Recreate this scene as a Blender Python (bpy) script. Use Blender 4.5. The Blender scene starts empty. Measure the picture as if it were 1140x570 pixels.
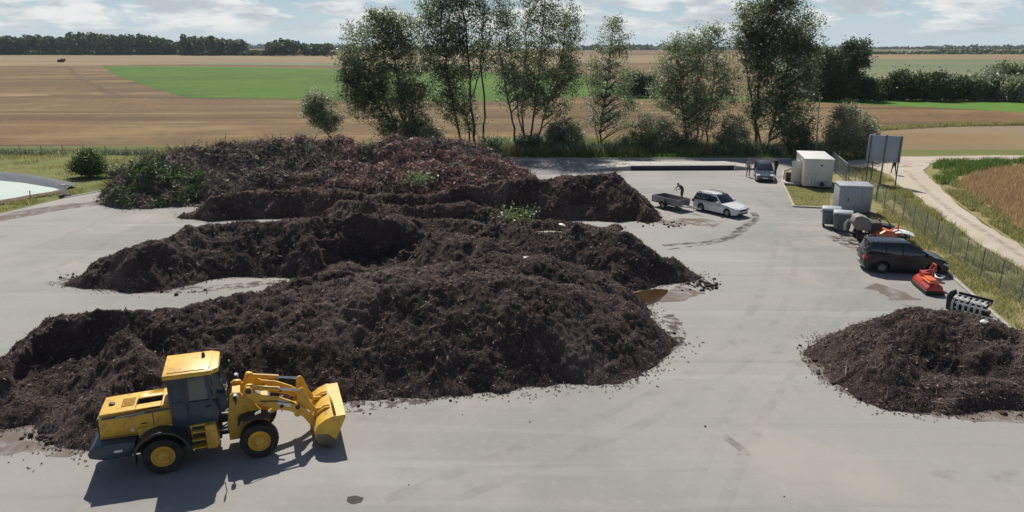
import bpy, bmesh, math, random
import numpy as np
from mathutils import Vector, Matrix

R = math.radians
scene = bpy.context.scene
COL = scene.collection

# ------------------------------------------------------------------ camera
F_PX, PITCH, CAM_H = 814.0, math.atan(233.4 / 814.0), 12.3      # focal length in 1140-wide pixels, downward tilt, drone height
cam_d = bpy.data.cameras.new('camera')
cam_d.sensor_width = 36.0
cam_d.lens = 36.0 * F_PX / 1140.0
cam_d.clip_start = 0.2
cam_d.clip_end = 20000
cam = bpy.data.objects.new('camera', cam_d)
cam.location = (0, 0, CAM_H)
cam.rotation_euler = (R(90) - PITCH, 0, 0)
COL.objects.link(cam)
scene.camera = cam

# ------------------------------------------------------------------ world: sky and clouds
SUN_EL, SUN_AZ = 49.5, -12.0            # azimuth clockwise from +Y (away from the camera)
world = bpy.data.worlds.new('World')
scene.world = world
world.use_nodes = True
nt = world.node_tree
nt.nodes.clear()


class NT:
    """tiny helper to write node graphs"""
    def __init__(self, tree):
        self.t = tree

    def n(self, kind, **kw):
        nd = self.t.nodes.new(kind)
        ins = kw.pop('ins', {})
        for k, v in kw.items():
            setattr(nd, k, v)
        for k, v in ins.items():
            if isinstance(v, bpy.types.NodeSocket):
                self.t.links.new(v, nd.inputs[k])
            else:
                nd.inputs[k].default_value = v
        return nd

    def math(self, op, a, b=0.0, c=0.0):
        return self.n('ShaderNodeMath', operation=op, ins={0: a, 1: b, 2: c}).outputs[0]

    def mix(self, f, a, b, mode='MIX'):
        nd = self.n('ShaderNodeMix', data_type='RGBA', blend_type=mode)
        for i, v in ((0, f), (6, a), (7, b)):
            if isinstance(v, bpy.types.NodeSocket):
                self.t.links.new(v, nd.inputs[i])
            else:
                nd.inputs[i].default_value = v if i == 0 else (*v[:3], 1)
        return nd.outputs[2]

    def noise(self, vec, scale, detail=4, rough=0.55, dist=0.0):
        nd = self.n('ShaderNodeTexNoise', ins={'Scale': scale, 'Detail': detail, 'Roughness': rough, 'Distortion': dist})
        if vec is not None:
            self.t.links.new(vec, nd.inputs['Vector'])
        return nd.outputs[0]

    def ramp(self, f, lo, hi):
        return self.n('ShaderNodeMapRange', interpolation_type='SMOOTHSTEP', ins={0: f, 1: lo, 2: hi, 3: 0.0, 4: 1.0}).outputs[0]


g = NT(nt)
sky = g.n('ShaderNodeTexSky', sky_type='NISHITA', sun_disc=False, sun_elevation=R(SUN_EL), sun_rotation=R(SUN_AZ),
          altitude=100.0, air_density=1.0, dust_density=1.0, ozone_density=1.0)
tc = g.n('ShaderNodeTexCoord')
sep = g.n('ShaderNodeSeparateXYZ', ins={0: tc.outputs['Generated']})
az = g.math('ARCTAN2', sep.outputs[0], sep.outputs[1])
el = g.math('ARCSINE', sep.outputs[2])
cv = g.n('ShaderNodeCombineXYZ', ins={0: g.math('MULTIPLY', az, 13.0), 1: g.math('MULTIPLY', el, 42.0), 2: 3.7}).outputs[0]
c1 = g.noise(cv, 1.0, 9, 0.56, 0.25)
cv2 = g.n('ShaderNodeCombineXYZ', ins={0: g.math('MULTIPLY', az, 13.0), 1: g.math('ADD', g.math('MULTIPLY', el, 60.0), -0.35), 2: 9.1}).outputs[0]
c2 = g.noise(cv2, 1.0, 7, 0.6, 0.2)
cover = g.ramp(c1, 0.41, 0.53)
bright = g.ramp(c2, 0.36, 0.62)
SKYK = 1.0
cloud = g.mix(bright, (6.4, 7.2, 7.9), (11.2, 11.35, 11.4))
blue = g.mix(g.ramp(el, 0.0, 0.09), (7.4, 8.8, 9.45), (4.9, 7.0, 8.3))
lowsky = g.mix(g.math('MULTIPLY', cover, g.ramp(el, 0.004, 0.028)), blue, cloud)
# the cumulus deck fills the lower sky; it thins out to the plain sky overhead
deck = g.ramp(el, 0.22, 0.08)
col = g.mix(g.math('MULTIPLY', deck, 0.93), sky.outputs[0], lowsky)
bg = g.n('ShaderNodeBackground', ins={'Color': col, 'Strength': 0.07})
out = g.n('ShaderNodeOutputWorld')
nt.links.new(bg.outputs[0], out.inputs[0])

# ------------------------------------------------------------------ sun
sl = bpy.data.lights.new('sun', 'SUN')
sl.energy = 5.0
sl.angle = R(0.53)
sl.color = (1.0, 0.95, 0.87)
sun = bpy.data.objects.new('sun', sl)
d = Vector((math.sin(R(SUN_AZ)) * math.cos(R(SUN_EL)), math.cos(R(SUN_AZ)) * math.cos(R(SUN_EL)), math.sin(R(SUN_EL))))
sun.rotation_euler = (-d).to_track_quat('-Z', 'Y').to_euler()
sun.location = (0, 40, 60)
COL.objects.link(sun)

scene.view_settings.view_transform = 'Standard'
scene.view_settings.look = 'None'
scene.view_settings.exposure = 0.12
scene.view_settings.gamma = 1.0
scene.view_settings.use_curve_mapping = False
scene.cycles.max_bounces = 6
scene.cycles.volume_bounces = 0
scene.cycles.transparent_max_bounces = 24
scene.cycles.use_denoising = True

rng = np.random.default_rng(7)
random.seed(7)

# ------------------------------------------------------------------ survey: where a ray of the photograph meets the place
_s, _c = math.sin(PITCH), math.cos(PITCH)


def ray(px, py):
    x, y = (px - 570) / F_PX, (py - 285) / F_PX
    return x, _c - y * _s, -_s - y * _c


def P(px, py, h=0.0):
    """point at height h"""
    r = ray(px, py)
    t = (h - CAM_H) / r[2]
    return Vector((r[0] * t, r[1] * t, h))


def D(px, py, Y):
    """point at distance Y"""
    r = ray(px, py)
    t = Y / r[1]
    return Vector((r[0] * t, Y, CAM_H + r[2] * t))


# ------------------------------------------------------------------ mesh helpers
def link(name, me, parent=None):
    o = bpy.data.objects.new(name, me)
    COL.objects.link(o)
    if parent is not None:
        o.parent = parent
    return o


def tag(o, label, cat=None, group=None, kind=None):
    o['label'] = label
    if cat:
        o['category'] = cat
    if group:
        o['group'] = group
    if kind:
        o['kind'] = kind
    return o


def thing(name, label, cat, loc=(0, 0, 0), rz=0.0, group=None):
    o = bpy.data.objects.new(name, None)
    o.empty_display_size = 0.3
    COL.objects.link(o)
    o.location = loc
    o.rotation_euler = (0, 0, rz)
    return tag(o, label, cat, group)


def copy_tree(o, parent=None):
    c = o.copy()
    COL.objects.link(c)
    if parent is not None:
        c.parent = parent
    for ch in list(o.children):
        copy_tree(ch, c)
    return c


class MB:
    """collects shapes, links them as ONE mesh object"""
    def __init__(self):
        self.v, self.f, self.m = [], [], []

    def add(self, vs, fs, mi=0):
        k = len(self.v)
        self.v += [tuple(p) for p in vs]
        self.f += [tuple(i + k for i in q) for q in fs]
        self.m += [mi] * len(fs)
        return self

    def box(self, x0, x1, y0, y1, z0, z1, mi=0, M=None):
        vs = [Vector((x, y, z)) for z in (z0, z1) for y in (y0, y1) for x in (x0, x1)]
        if M is not None:
            vs = [M @ p for p in vs]
        return self.add(vs, [(0, 2, 3, 1), (4, 5, 7, 6), (0, 1, 5, 4), (2, 6, 7, 3), (0, 4, 6, 2), (1, 3, 7, 5)], mi)

    def bar(self, a, b, w, h=None, mi=0, up=(0, 0, 1)):
        """rectangular bar from a to b"""
        a, b = Vector(a), Vector(b)
        h = w if h is None else h
        d = (b - a).normalized()
        s = d.cross(Vector(up))
        if s.length < 1e-4:
            s = d.cross(Vector((1, 0, 0)))
        s.normalize()
        u = s.cross(d)
        vs = [p + s * (sx * w / 2) + u * (uz * h / 2) for p in (a, b) for sx, uz in ((-1, -1), (1, -1), (1, 1), (-1, 1))]
        return self.add(vs, [(3, 2, 1, 0), (4, 5, 6, 7), (0, 1, 5, 4), (1, 2, 6, 5), (2, 3, 7, 6), (3, 0, 4, 7)], mi)

    def tube(self, pts, rs, n=8, mi=0, cap=True):
        pts = [Vector(p) for p in pts]
        if not isinstance(rs, (list, tuple)):
            rs = [rs] * len(pts)
        vs, prev = [], None
        for i, p in enumerate(pts):
            a = pts[max(i - 1, 0)]
            b = pts[min(i + 1, len(pts) - 1)]
            d = (b - a).normalized()
            if prev is None:
                s = d.cross(Vector((0, 0, 1)))
                if s.length < 1e-3:
                    s = d.cross(Vector((1, 0, 0)))
            else:
                s = prev - d * prev.dot(d)
            s.normalize()
            prev = s
            u = s.cross(d)
            vs += [p + (s * math.cos(t) + u * math.sin(t)) * rs[i] for t in [2 * math.pi * k / n for k in range(n)]]
        fs = []
        for i in range(len(pts) - 1):
            for k in range(n):
                q = (k + 1) % n
                fs.append((i * n + k, i * n + q, (i + 1) * n + q, (i + 1) * n + k))
        if cap:
            fs.append(tuple(range(n - 1, -1, -1)))
            fs.append(tuple((len(pts) - 1) * n + k for k in range(n)))
        return self.add(vs, fs, mi)

    def lathe(self, prof, c, axis='y', n=24, mi=0):
        """prof: (radius, offset along axis); closed ring profile when first == last"""
        c = Vector(c)
        vs = []
        for r, o in prof:
            for k in range(n):
                t = 2 * math.pi * k / n
                a, b = r * math.cos(t), r * math.sin(t)
                vs.append(c + (Vector((a, o, b)) if axis == 'y' else Vector((a, b, o)) if axis == 'z' else Vector((o, a, b))))
        fs = []
        for i in range(len(prof) - 1):
            for k in range(n):
                q = (k + 1) % n
                fs.append((i * n + k, i * n + q, (i + 1) * n + q, (i + 1) * n + k))
        if prof[0][0] > 1e-5 and prof[0] != prof[-1]:
            fs.append(tuple(range(n - 1, -1, -1)))
        if prof[-1][0] > 1e-5 and prof[0] != prof[-1]:
            fs.append(tuple((len(prof) - 1) * n + k for k in range(n)))
        return self.add(vs, fs, mi)

    def prism(self, poly, y0, y1, mi=0, M=None):
        """xz polygon pushed from y0 to y1"""
        n = len(poly)
        vs = [Vector((x, y, z)) for y in (y0, y1) for x, z in poly]
        if M is not None:
            vs = [M @ p for p in vs]
        fs = [tuple(range(n)), tuple(range(2 * n - 1, n - 1, -1))]
        fs += [(i, n + i, n + (i + 1) % n, (i + 1) % n) for i in range(n)]
        return self.add(vs, fs, mi)

    def prism_z(self, poly, z0, z1, mi=0):
        n = len(poly)
        vs = [Vector((x, y, z)) for z in (z0, z1) for x, y in poly]
        fs = [tuple(range(n - 1, -1, -1)), tuple(range(n, 2 * n))]
        fs += [(i, (i + 1) % n, n + (i + 1) % n, n + i) for i in range(n)]
        return self.add(vs, fs, mi)

    def ball(self, c, rx, ry=None, rz=None, n=10, mi=0):
        ry = rx if ry is None else ry
        rz = rx if rz is None else rz
        c = Vector(c)
        m = max(4, n // 2 + 1)
        vs = []
        for i in range(m + 1):
            a = math.pi * i / m
            for k in range(n):
                t = 2 * math.pi * k / n
                vs.append(c + Vector((rx * math.sin(a) * math.cos(t), ry * math.sin(a) * math.sin(t), rz * math.cos(a))))
        fs = [(i * n + k, (i + 1) * n + k, (i + 1) * n + (k + 1) % n, i * n + (k + 1) % n) for i in range(m) for k in range(n)]
        return self.add(vs, fs, mi)

    def build(self, name, mats, parent=None, bevel=0.0, seg=2, smooth=True, angle=35, fix=True):
        me = bpy.data.meshes.new(name)
        me.from_pydata(self.v, [], self.f)
        for i, k in enumerate(self.m):
            if k:
                me.polygons[i].material_index = k
        bm = bmesh.new()
        bm.from_mesh(me)
        bmesh.ops.remove_doubles(bm, verts=bm.verts, dist=1e-5)
        if fix:
            bmesh.ops.recalc_face_normals(bm, faces=bm.faces)
        if bevel > 0:
            es = [e for e in bm.edges if len(e.link_faces) == 2 and e.calc_face_angle(0) > R(28)]
            bmesh.ops.bevel(bm, geom=es, offset=bevel, segments=seg, profile=0.5, affect='EDGES', clamp_overlap=True)
        bm.to_mesh(me)
        bm.free()
        if not isinstance(mats, (list, tuple)):
            mats = [mats]
        for m in mats:
            me.materials.append(m)
        if smooth:
            for p in me.polygons:
                p.use_smooth = True
            me.set_sharp_from_angle(angle=R(angle))
        return link(name, me, parent)


def fast_mesh(name, V, Q, mats, mi=None, smooth=False, parent=None):
    """V (n,3) and quads Q (m,4) as numpy arrays"""
    me = bpy.data.meshes.new(name)
    V = np.ascontiguousarray(V, dtype=np.float32)
    Q = np.ascontiguousarray(Q, dtype=np.int32)
    me.vertices.add(len(V))
    me.vertices.foreach_set('co', V.ravel())
    me.loops.add(Q.size)
    me.loops.foreach_set('vertex_index', Q.ravel())
    me.polygons.add(len(Q))
    me.polygons.foreach_set('loop_start', np.arange(0, Q.size, 4, dtype=np.int32))
    me.polygons.foreach_set('loop_total', np.full(len(Q), 4, dtype=np.int32))
    if mi is not None:
        me.polygons.foreach_set('material_index', np.ascontiguousarray(mi, dtype=np.int32))
    sm = np.full(len(Q), bool(smooth)) if not isinstance(smooth, np.ndarray) else smooth
    me.polygons.foreach_set('use_smooth', sm)
    me.update(calc_edges=True)
    me.validate()
    for m in (mats if isinstance(mats, (list, tuple)) else [mats]):
        me.materials.append(m)
    return link(name, me, parent)


def leaf_quads(C, size, aspect=0.5, flat=0.0, rnd=rng):
    """rhombus leaves centred on C (n,3) with random attitude"""
    n = len(C)
    a = rnd.normal(size=(n, 3))
    a[:, 2] *= (1 - flat)
    a /= np.linalg.norm(a, axis=1)[:, None]
    b = rnd.normal(size=(n, 3))
    b -= a * (a * b).sum(1)[:, None]
    b /= np.linalg.norm(b, axis=1)[:, None]
    s = (size * rnd.uniform(0.6, 1.35, n))[:, None] if np.isscalar(size) else size[:, None]
    V = np.stack([C + a * s * 0.5, C + b * s * 0.5 * aspect, C - a * s * 0.5, C - b * s * 0.5 * aspect], 1).reshape(-1, 3)
    Q = np.arange(4 * n).reshape(n, 4)
    return V, Q


# ------------------------------------------------------------------ value noise for terrain shapes
def vnoise(x, y, seed=0):
    xi, yi = np.floor(x).astype(np.int64), np.floor(y).astype(np.int64)
    xf, yf = x - xi, y - yi
    u, v = xf * xf * xf * (xf * (xf * 6 - 15) + 10), yf * yf * yf * (yf * (yf * 6 - 15) + 10)

    def hsh(i, j):
        n = (i * 374761393 + j * 668265263 + seed * 1442695041) & 0x7fffffff
        n = ((n ^ (n >> 13)) * 1274126177) & 0x7fffffff
        n = ((n ^ (n >> 16)) * 2246822519) & 0x7fffffff
        return (n & 0xffff) / 32767.5 - 1.0
    a, b, c_, d_ = hsh(xi, yi), hsh(xi + 1, yi), hsh(xi, yi + 1), hsh(xi + 1, yi + 1)
    return (a * (1 - u) + b * u) * (1 - v) + (c_ * (1 - u) + d_ * u) * v


def fbm(x, y, seed=0, oct=4, gain=0.5):
    s, a = 0, 1.0
    for k in range(oct):
        ca, sa = math.cos(0.6 * k + seed), math.sin(0.6 * k + seed)
        s = s + a * vnoise(x * ca - y * sa + 17.3 * k, x * sa + y * ca - 9.1 * k, seed + k)
        x, y, a = x * 2.03, y * 2.03, a * gain
    return s


# ------------------------------------------------------------------ materials
def new_mat(name):
    m = bpy.data.materials.new(name)
    m.use_nodes = True
    t = m.node_tree
    t.nodes.clear()
    h = NT(t)
    o = h.n('ShaderNodeOutputMaterial')
    b = h.n('ShaderNodeBsdfPrincipled')
    t.links.new(b.outputs[0], o.inputs[0])
    return m, h, b, o


def pmat(name, c1, c2=None, scale=3.0, rough=0.5, metal=0.0, bump=0.0, bscale=None, spec=0.5, coat=0.0, dirt=None, dirt_amt=0.5):
    """painted / plain surface: two tones broken up by noise, optional dirt patches and bump"""
    m, h, b, o = new_mat(name)
    c2 = c2 or tuple(x * 0.82 for x in c1)
    tc = h.n('ShaderNodeTexCoord').outputs['Object']
    f = h.ramp(h.noise(tc, scale, 5, 0.6), 0.35, 0.68)
    colr = h.mix(f, c1, c2)
    if dirt:
        fd = h.math('MULTIPLY', h.ramp(h.noise(tc, scale * 2.7, 6, 0.68, 0.4), 0.5, 0.7), dirt_amt)
        colr = h.mix(fd, colr, dirt)
    h.t.links.new(colr, b.inputs['Base Color'])
    rr = h.n('ShaderNodeMapRange', ins={0: h.noise(tc, scale * 4, 3), 1: 0.3, 2: 0.7, 3: rough * 0.85, 4: min(1, rough * 1.15)}).outputs[0]
    h.t.links.new(rr, b.inputs['Roughness'])
    b.inputs['Metallic'].default_value = metal
    b.inputs['Specular IOR Level'].default_value = spec
    b.inputs['Coat Weight'].default_value = coat
    b.inputs['Coat Roughness'].default_value = 0.08
    if bump:
        bn = h.n('ShaderNodeBump', ins={'Strength': 1.0, 'Distance': bump, 'Height': h.noise(tc, bscale or scale * 6, 6, 0.65)})
        h.t.links.new(bn.outputs[0], b.inputs['Normal'])
    return m


def leaf_mat(name, c1, c2, c3=None, rough=0.5, trans=0.3, spec=0.5):
    """leaves: every leaf its own tone, some light let through"""
    m, h, b, o = new_mat(name)
    ri = h.n('ShaderNodeNewGeometry').outputs['Random Per Island']
    colr = h.mix(ri, c1, c2)
    if c3:
        colr = h.mix(h.ramp(ri, 0.82, 0.95), colr, c3)
    h.t.links.new(colr, b.inputs['Base Color'])
    b.inputs['Roughness'].default_value = rough
    b.inputs['Specular IOR Level'].default_value = spec
    if trans:
        # a leaf lets about as much light through as it throws back, yellower
        tr = h.n('ShaderNodeBsdfTranslucent', ins={'Color': h.mix(1.0, colr, (1.5, 1.6, 1.25), 'MULTIPLY')})
        mx = h.n('ShaderNodeMixShader', ins={0: trans})
        h.t.links.new(b.outputs[0], mx.inputs[1])
        h.t.links.new(tr.outputs[0], mx.inputs[2])
        h.t.links.new(mx.outputs[0], o.inputs[0])
    return m


def glass_mat(name, c=(0.012, 0.016, 0.02), rough=0.06):
    m, h, b, o = new_mat(name)
    b.inputs['Base Color'].default_value = (*c, 1)
    b.inputs['Roughness'].default_value = rough
    b.inputs['Specular IOR Level'].default_value = 0.7
    return m


def ground_mat(name, cols, scales, bump=0.02, bscale=6.0, streak=None, rough=0.95):
    """cols: base, then tones laid over it by noise of the given scale; streak = (angle, tone, scale, amount)"""
    m, h, b, o = new_mat(name)
    tc = h.n('ShaderNodeTexCoord').outputs['Object']
    colr = (*cols[0], 1)
    first = True
    for (tone, lo, hi, amt), sc in zip(cols[1:], scales):
        f = h.math('MULTIPLY', h.ramp(h.noise(tc, sc, 8, 0.6, 0.3), lo, hi), amt)
        colr = h.mix(f, cols[0] if first else colr, tone)
        first = False
    if streak:
        for ang, tone, sx, sy, lo, hi, amt in streak:
            mp = h.n('ShaderNodeMapping', ins={'Vector': tc, 'Rotation': (0, 0, R(ang)), 'Scale': (sx, sy, 1)})
            f = h.math('MULTIPLY', h.ramp(h.noise(mp.outputs[0], 1.0, 6, 0.6, 0.2), lo, hi), amt)
            colr = h.mix(f, colr, tone)
    h.t.links.new(colr, b.inputs['Base Color'])
    b.inputs['Roughness'].default_value = rough
    b.inputs['Specular IOR Level'].default_value = 0.2
    if bump:
        bn = h.n('ShaderNodeBump', ins={'Strength': 1.0, 'Distance': bump, 'Height': h.noise(tc, bscale, 8, 0.65)})
        h.t.links.new(bn.outputs[0], b.inputs['Normal'])
    return m


M = {}
M['asphalt'] = ground_mat('asphalt', [(0.2934, 0.2806, 0.2590), ((0.2408, 0.2318, 0.2148), 0.42, 0.62, 0.95), ((0.3416, 0.3138, 0.2758), 0.5, 0.70, 0.85), ((0.2072, 0.1951, 0.1769), 0.60, 0.74, 0.8), ((0.3472, 0.3326, 0.3053), 0.52, 0.75, 0.45)],
                          [0.07, 0.16, 0.5, 3.0], bump=0.012, bscale=22.0,
                          streak=[(14, (0.345, 0.333, 0.322), 0.05, 0.7, 0.5, 0.72, 0.6), (24, (0.195, 0.187, 0.18), 0.04, 0.9, 0.55, 0.78, 0.5), (-38, (0.205, 0.196, 0.188), 0.05, 0.8, 0.58, 0.78, 0.4)], rough=0.85)
M['stubble'] = ground_mat('stubble', [(0.161, 0.0989, 0.0414), ((0.1012, 0.0621, 0.0276), 0.42, 0.58, 0.9), ((0.2415, 0.1633, 0.069), 0.47, 0.62, 0.8), ((0.09775, 0.069, 0.0299), 0.5, 0.66, 0.7), ((0.2415, 0.1667, 0.0759), 0.5, 0.68, 0.6)], [0.012, 0.03, 0.12, 0.9],
                          bump=0.05, bscale=2.0, streak=[(3, (0.088, 0.053, 0.024), 0.006, 0.10, 0.46, 0.62, 0.8), (3, (0.27, 0.185, 0.085), 0.008, 0.25, 0.52, 0.68, 0.6), (-62, (0.12, 0.075, 0.034), 0.02, 0.4, 0.5, 0.66, 0.45)])
M['pale_stubble'] = ground_mat('pale_stubble', [(0.26, 0.185, 0.092), ((0.185, 0.125, 0.06), 0.4, 0.6, 0.85), ((0.21, 0.17, 0.12), 0.48, 0.66, 0.75)], [0.01, 0.04],
                               bump=0.04, bscale=2.0, streak=[(2, (0.19, 0.135, 0.08), 0.004, 0.1, 0.48, 0.7, 0.6)])
M['green_crop'] = ground_mat('green_crop', [(0.066, 0.138, 0.006), ((0.044, 0.10, 0.005), 0.4, 0.62, 0.9), ((0.105, 0.165, 0.014), 0.5, 0.68, 0.8)], [0.02, 0.09], bump=0.08, bscale=1.2,
                             streak=[(4, (0.032, 0.095, 0.007), 0.01, 0.25, 0.48, 0.66, 0.65), (70, (0.035, 0.10, 0.008), 0.01, 0.3, 0.5, 0.66, 0.4)])
M['pale_green'] = ground_mat('pale_green', [(0.125, 0.15, 0.075), ((0.185, 0.18, 0.085), 0.45, 0.65, 0.6), ((0.10, 0.13, 0.065), 0.5, 0.7, 0.5)], [0.008, 0.03], bump=0.04, bscale=1.0,
                             streak=[(4, (0.26, 0.25, 0.15), 0.003, 0.05, 0.5, 0.7, 0.5)])
M['lush'] = ground_mat('lush', [(0.095, 0.195, 0.026), ((0.07, 0.15, 0.02), 0.4, 0.65, 0.7), ((0.13, 0.205, 0.045), 0.5, 0.75, 0.5)], [0.05, 0.3], bump=0.08, bscale=1.5)
M['verge'] = ground_mat('verge', [(0.25, 0.215, 0.10), ((0.17, 0.17, 0.065), 0.42, 0.62, 0.8), ((0.28, 0.225, 0.115), 0.5, 0.7, 0.75), ((0.105, 0.11, 0.04), 0.55, 0.72, 0.6), ((0.28, 0.22, 0.13), 0.58, 0.75, 0.5)], [0.12, 0.35, 1.1, 4.0], bump=0.06, bscale=5.0)
M['bank'] = ground_mat('bank', [(0.155, 0.16, 0.05), ((0.115, 0.14, 0.035), 0.42, 0.62, 0.8), ((0.23, 0.19, 0.075), 0.5, 0.7, 0.75), ((0.08, 0.09, 0.03), 0.58, 0.75, 0.5)], [0.05, 0.2, 0.9], bump=0.06, bscale=4.0,
                       streak=[(5, (0.09, 0.105, 0.035), 0.03, 0.5, 0.5, 0.68, 0.6)])
M['dirt'] = ground_mat('dirt', [(0.165, 0.12, 0.085), ((0.10, 0.075, 0.055), 0.42, 0.62, 0.8), ((0.24, 0.20, 0.15), 0.55, 0.7, 0.6)], [0.6, 2.5], bump=0.05, bscale=5.0)
M['gravel'] = ground_mat('gravel', [(0.46, 0.395, 0.315), ((0.37, 0.31, 0.24), 0.42, 0.64, 0.7), ((0.52, 0.46, 0.39), 0.5, 0.72, 0.6), ((0.26, 0.22, 0.17), 0.6, 0.75, 0.5)], [0.12, 0.5, 1.4], bump=0.04, bscale=9.0)
M['ripe'] = ground_mat('ripe', [(0.299, 0.1782, 0.0897), ((0.23, 0.1323, 0.0667), 0.42, 0.64, 0.75), ((0.3565, 0.23, 0.1207), 0.5, 0.72, 0.6)], [0.12, 0.6], bump=0.12, bscale=2.0)
M['shaded_road'] = ground_mat('shaded_road', [(0.215, 0.205, 0.20), ((0.16, 0.153, 0.15), 0.42, 0.64, 0.7), ((0.27, 0.26, 0.25), 0.52, 0.75, 0.6)], [0.12, 0.5], bump=0.012, bscale=20.0, rough=0.85)  # asphalt in darker tones, the trees' shade put into the colour
M['concrete'] = pmat('concrete', (0.42, 0.40, 0.37), (0.32, 0.30, 0.275), 1.6, 0.85, bump=0.006, dirt=(0.16, 0.14, 0.115))


# compost: dark damp organic matter
def compost_mat(name, c1, c2, c3, bump=0.05):
    m, h, b, o = new_mat(name)
    tc = h.n('ShaderNodeTexCoord').outputs['Object']
    colr = h.mix(h.ramp(h.noise(tc, 0.35, 6, 0.6, 0.3), 0.38, 0.64), c1, c2)
    colr = h.mix(h.math('MULTIPLY', h.ramp(h.noise(tc, 2.2, 8, 0.7, 0.5), 0.48, 0.66), 0.8), colr, c3)
    colr = h.mix(h.math('MULTIPLY', h.ramp(h.noise(tc, 24.0, 4, 0.75), 0.55, 0.68), 0.7), colr, tuple(x * 2.1 for x in c3))
    colr = h.mix(h.math('MULTIPLY', h.ramp(h.noise(tc, 15.0, 5, 0.75), 0.47, 0.36), 0.85), colr, tuple(x * 0.35 for x in c1))
    # dry, paler crust in broad patches
    colr = h.mix(h.math('MULTIPLY', h.ramp(h.noise(tc, 0.22, 5, 0.62, 0.6), 0.50, 0.64), 0.55), colr, tuple(x * 1.35 + 0.012 for x in c3))
    h.t.links.new(colr, b.inputs['Base Color'])
    b.inputs['Roughness'].default_value = 0.95
    b.inputs['Specular IOR Level'].default_value = 0.15
    n1 = h.noise(tc, 7.0, 9, 0.72, 0.3)
    bn = h.n('ShaderNodeBump', ins={'Strength': 1.0, 'Distance': bump * 2.4, 'Height': n1})
    h.t.links.new(bn.outputs[0], b.inputs['Normal'])
    return m


M['compost'] = compost_mat('compost', (0.046, 0.0325, 0.0285), (0.074, 0.051, 0.044), (0.112, 0.083, 0.072))
M['compost_red'] = compost_mat('compost_red', (0.055, 0.0345, 0.0295), (0.092, 0.057, 0.046), (0.125, 0.087, 0.073))
M['brush_core'] = compost_mat('brush_core', (0.075, 0.050, 0.045), (0.12, 0.082, 0.072), (0.16, 0.12, 0.10))
M['chips'] = leaf_mat('chips', (0.035, 0.024, 0.020), (0.155, 0.108, 0.090), (0.28, 0.23, 0.20), rough=0.8, trans=0.0, spec=0.2)
M['twigs'] = leaf_mat('twigs', (0.05, 0.039, 0.034), (0.15, 0.12, 0.105), (0.26, 0.22, 0.19), rough=0.8, trans=0.0, spec=0.2)
M['dead_leaf'] = leaf_mat('dead_leaf', (0.15, 0.075, 0.072), (0.46, 0.25, 0.238), (0.52, 0.41, 0.35), rough=0.7, trans=0.15)
M['brush_mix'] = leaf_mat('brush_mix', (0.08, 0.062, 0.05), (0.24, 0.19, 0.15), (0.36, 0.30, 0.21), rough=0.7, trans=0.15)
M['dry_stalk'] = leaf_mat('dry_stalk', (0.15, 0.11, 0.09), (0.42, 0.34, 0.28), (0.52, 0.45, 0.37), rough=0.8, trans=0.1)
M['cut_green'] = leaf_mat('cut_green', (0.04, 0.075, 0.022), (0.10, 0.165, 0.05), None, rough=0.6, trans=0.25)
M['bark'] = pmat('bark', (0.055, 0.045, 0.036), (0.10, 0.088, 0.075), 4.0, 0.9, bump=0.02, bscale=14)
M['bark_pale'] = pmat('bark_pale', (0.14, 0.125, 0.105), (0.06, 0.05, 0.042), 3.0, 0.9, bump=0.02, bscale=14)
M['leaf_dark'] = leaf_mat('leaf_dark', (0.0575, 0.0775, 0.0425), (0.1625, 0.19, 0.1187), (0.45, 0.4625, 0.4), trans=0.5, rough=0.4)  # palest tone paints glossy glints onto some leaves
M['leaf_olive'] = leaf_mat('leaf_olive', (0.08784, 0.1122, 0.06832), (0.2318, 0.2623, 0.183), (0.40, 0.41, 0.36), trans=0.52, rough=0.4)  # last tone is a painted glint, standing in for leaf gloss
M['leaf_silver'] = leaf_mat('leaf_silver', (0.1232, 0.1344, 0.0896), (0.3248, 0.3304, 0.2464), (0.5376, 0.5264, 0.4592), trans=0.45, rough=0.4)  # brightest leaves carry painted glints of gloss
M['leaf_fresh'] = leaf_mat('leaf_fresh', (0.06, 0.095, 0.03), (0.16, 0.195, 0.075), (0.30, 0.31, 0.22), trans=0.35, rough=0.45)
M['leaf_far'] = leaf_mat('leaf_far', (0.0392, 0.0644, 0.028), (0.105, 0.133, 0.056), None, trans=0.2, rough=0.6)
M['grass_mix'] = leaf_mat('grass_mix', (0.132, 0.15, 0.054), (0.336, 0.294, 0.144), (0.48, 0.408, 0.252), trans=0.4, rough=0.7)
M['grass_green'] = leaf_mat('grass_green', (0.045, 0.10, 0.02), (0.13, 0.20, 0.045), (0.25, 0.24, 0.1), trans=0.35, rough=0.6)
M['straw'] = leaf_mat('straw', (0.2625, 0.175, 0.1063), (0.475, 0.3375, 0.2188), None, trans=0.35, rough=0.8)
M['yellow'] = pmat('yellow', (0.72, 0.43, 0.05), (0.62, 0.355, 0.04), 2.0, 0.5, coat=0.1, dirt=(0.25, 0.16, 0.07), dirt_amt=0.7)
M['blue_grey'] = pmat('blue_grey', (0.028, 0.056, 0.088), (0.022, 0.044, 0.070), 2.0, 0.42, coat=0.2, dirt=(0.10, 0.10, 0.10), dirt_amt=0.35)
M['dark_iron'] = pmat('dark_iron', (0.022, 0.024, 0.028), (0.04, 0.04, 0.042), 4.0, 0.55, dirt=(0.10, 0.085, 0.07), dirt_amt=0.4)
M['rubber'] = pmat('rubber', (0.016, 0.015, 0.015), (0.035, 0.032, 0.029), 5.0, 0.85, bump=0.004, dirt=(0.09, 0.075, 0.062), dirt_amt=0.35)
M['worn_steel'] = pmat('worn_steel', (0.23, 0.19, 0.16), (0.15, 0.115, 0.09), 3.0, 0.45, metal=0.5, dirt=(0.09, 0.06, 0.045))
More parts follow.
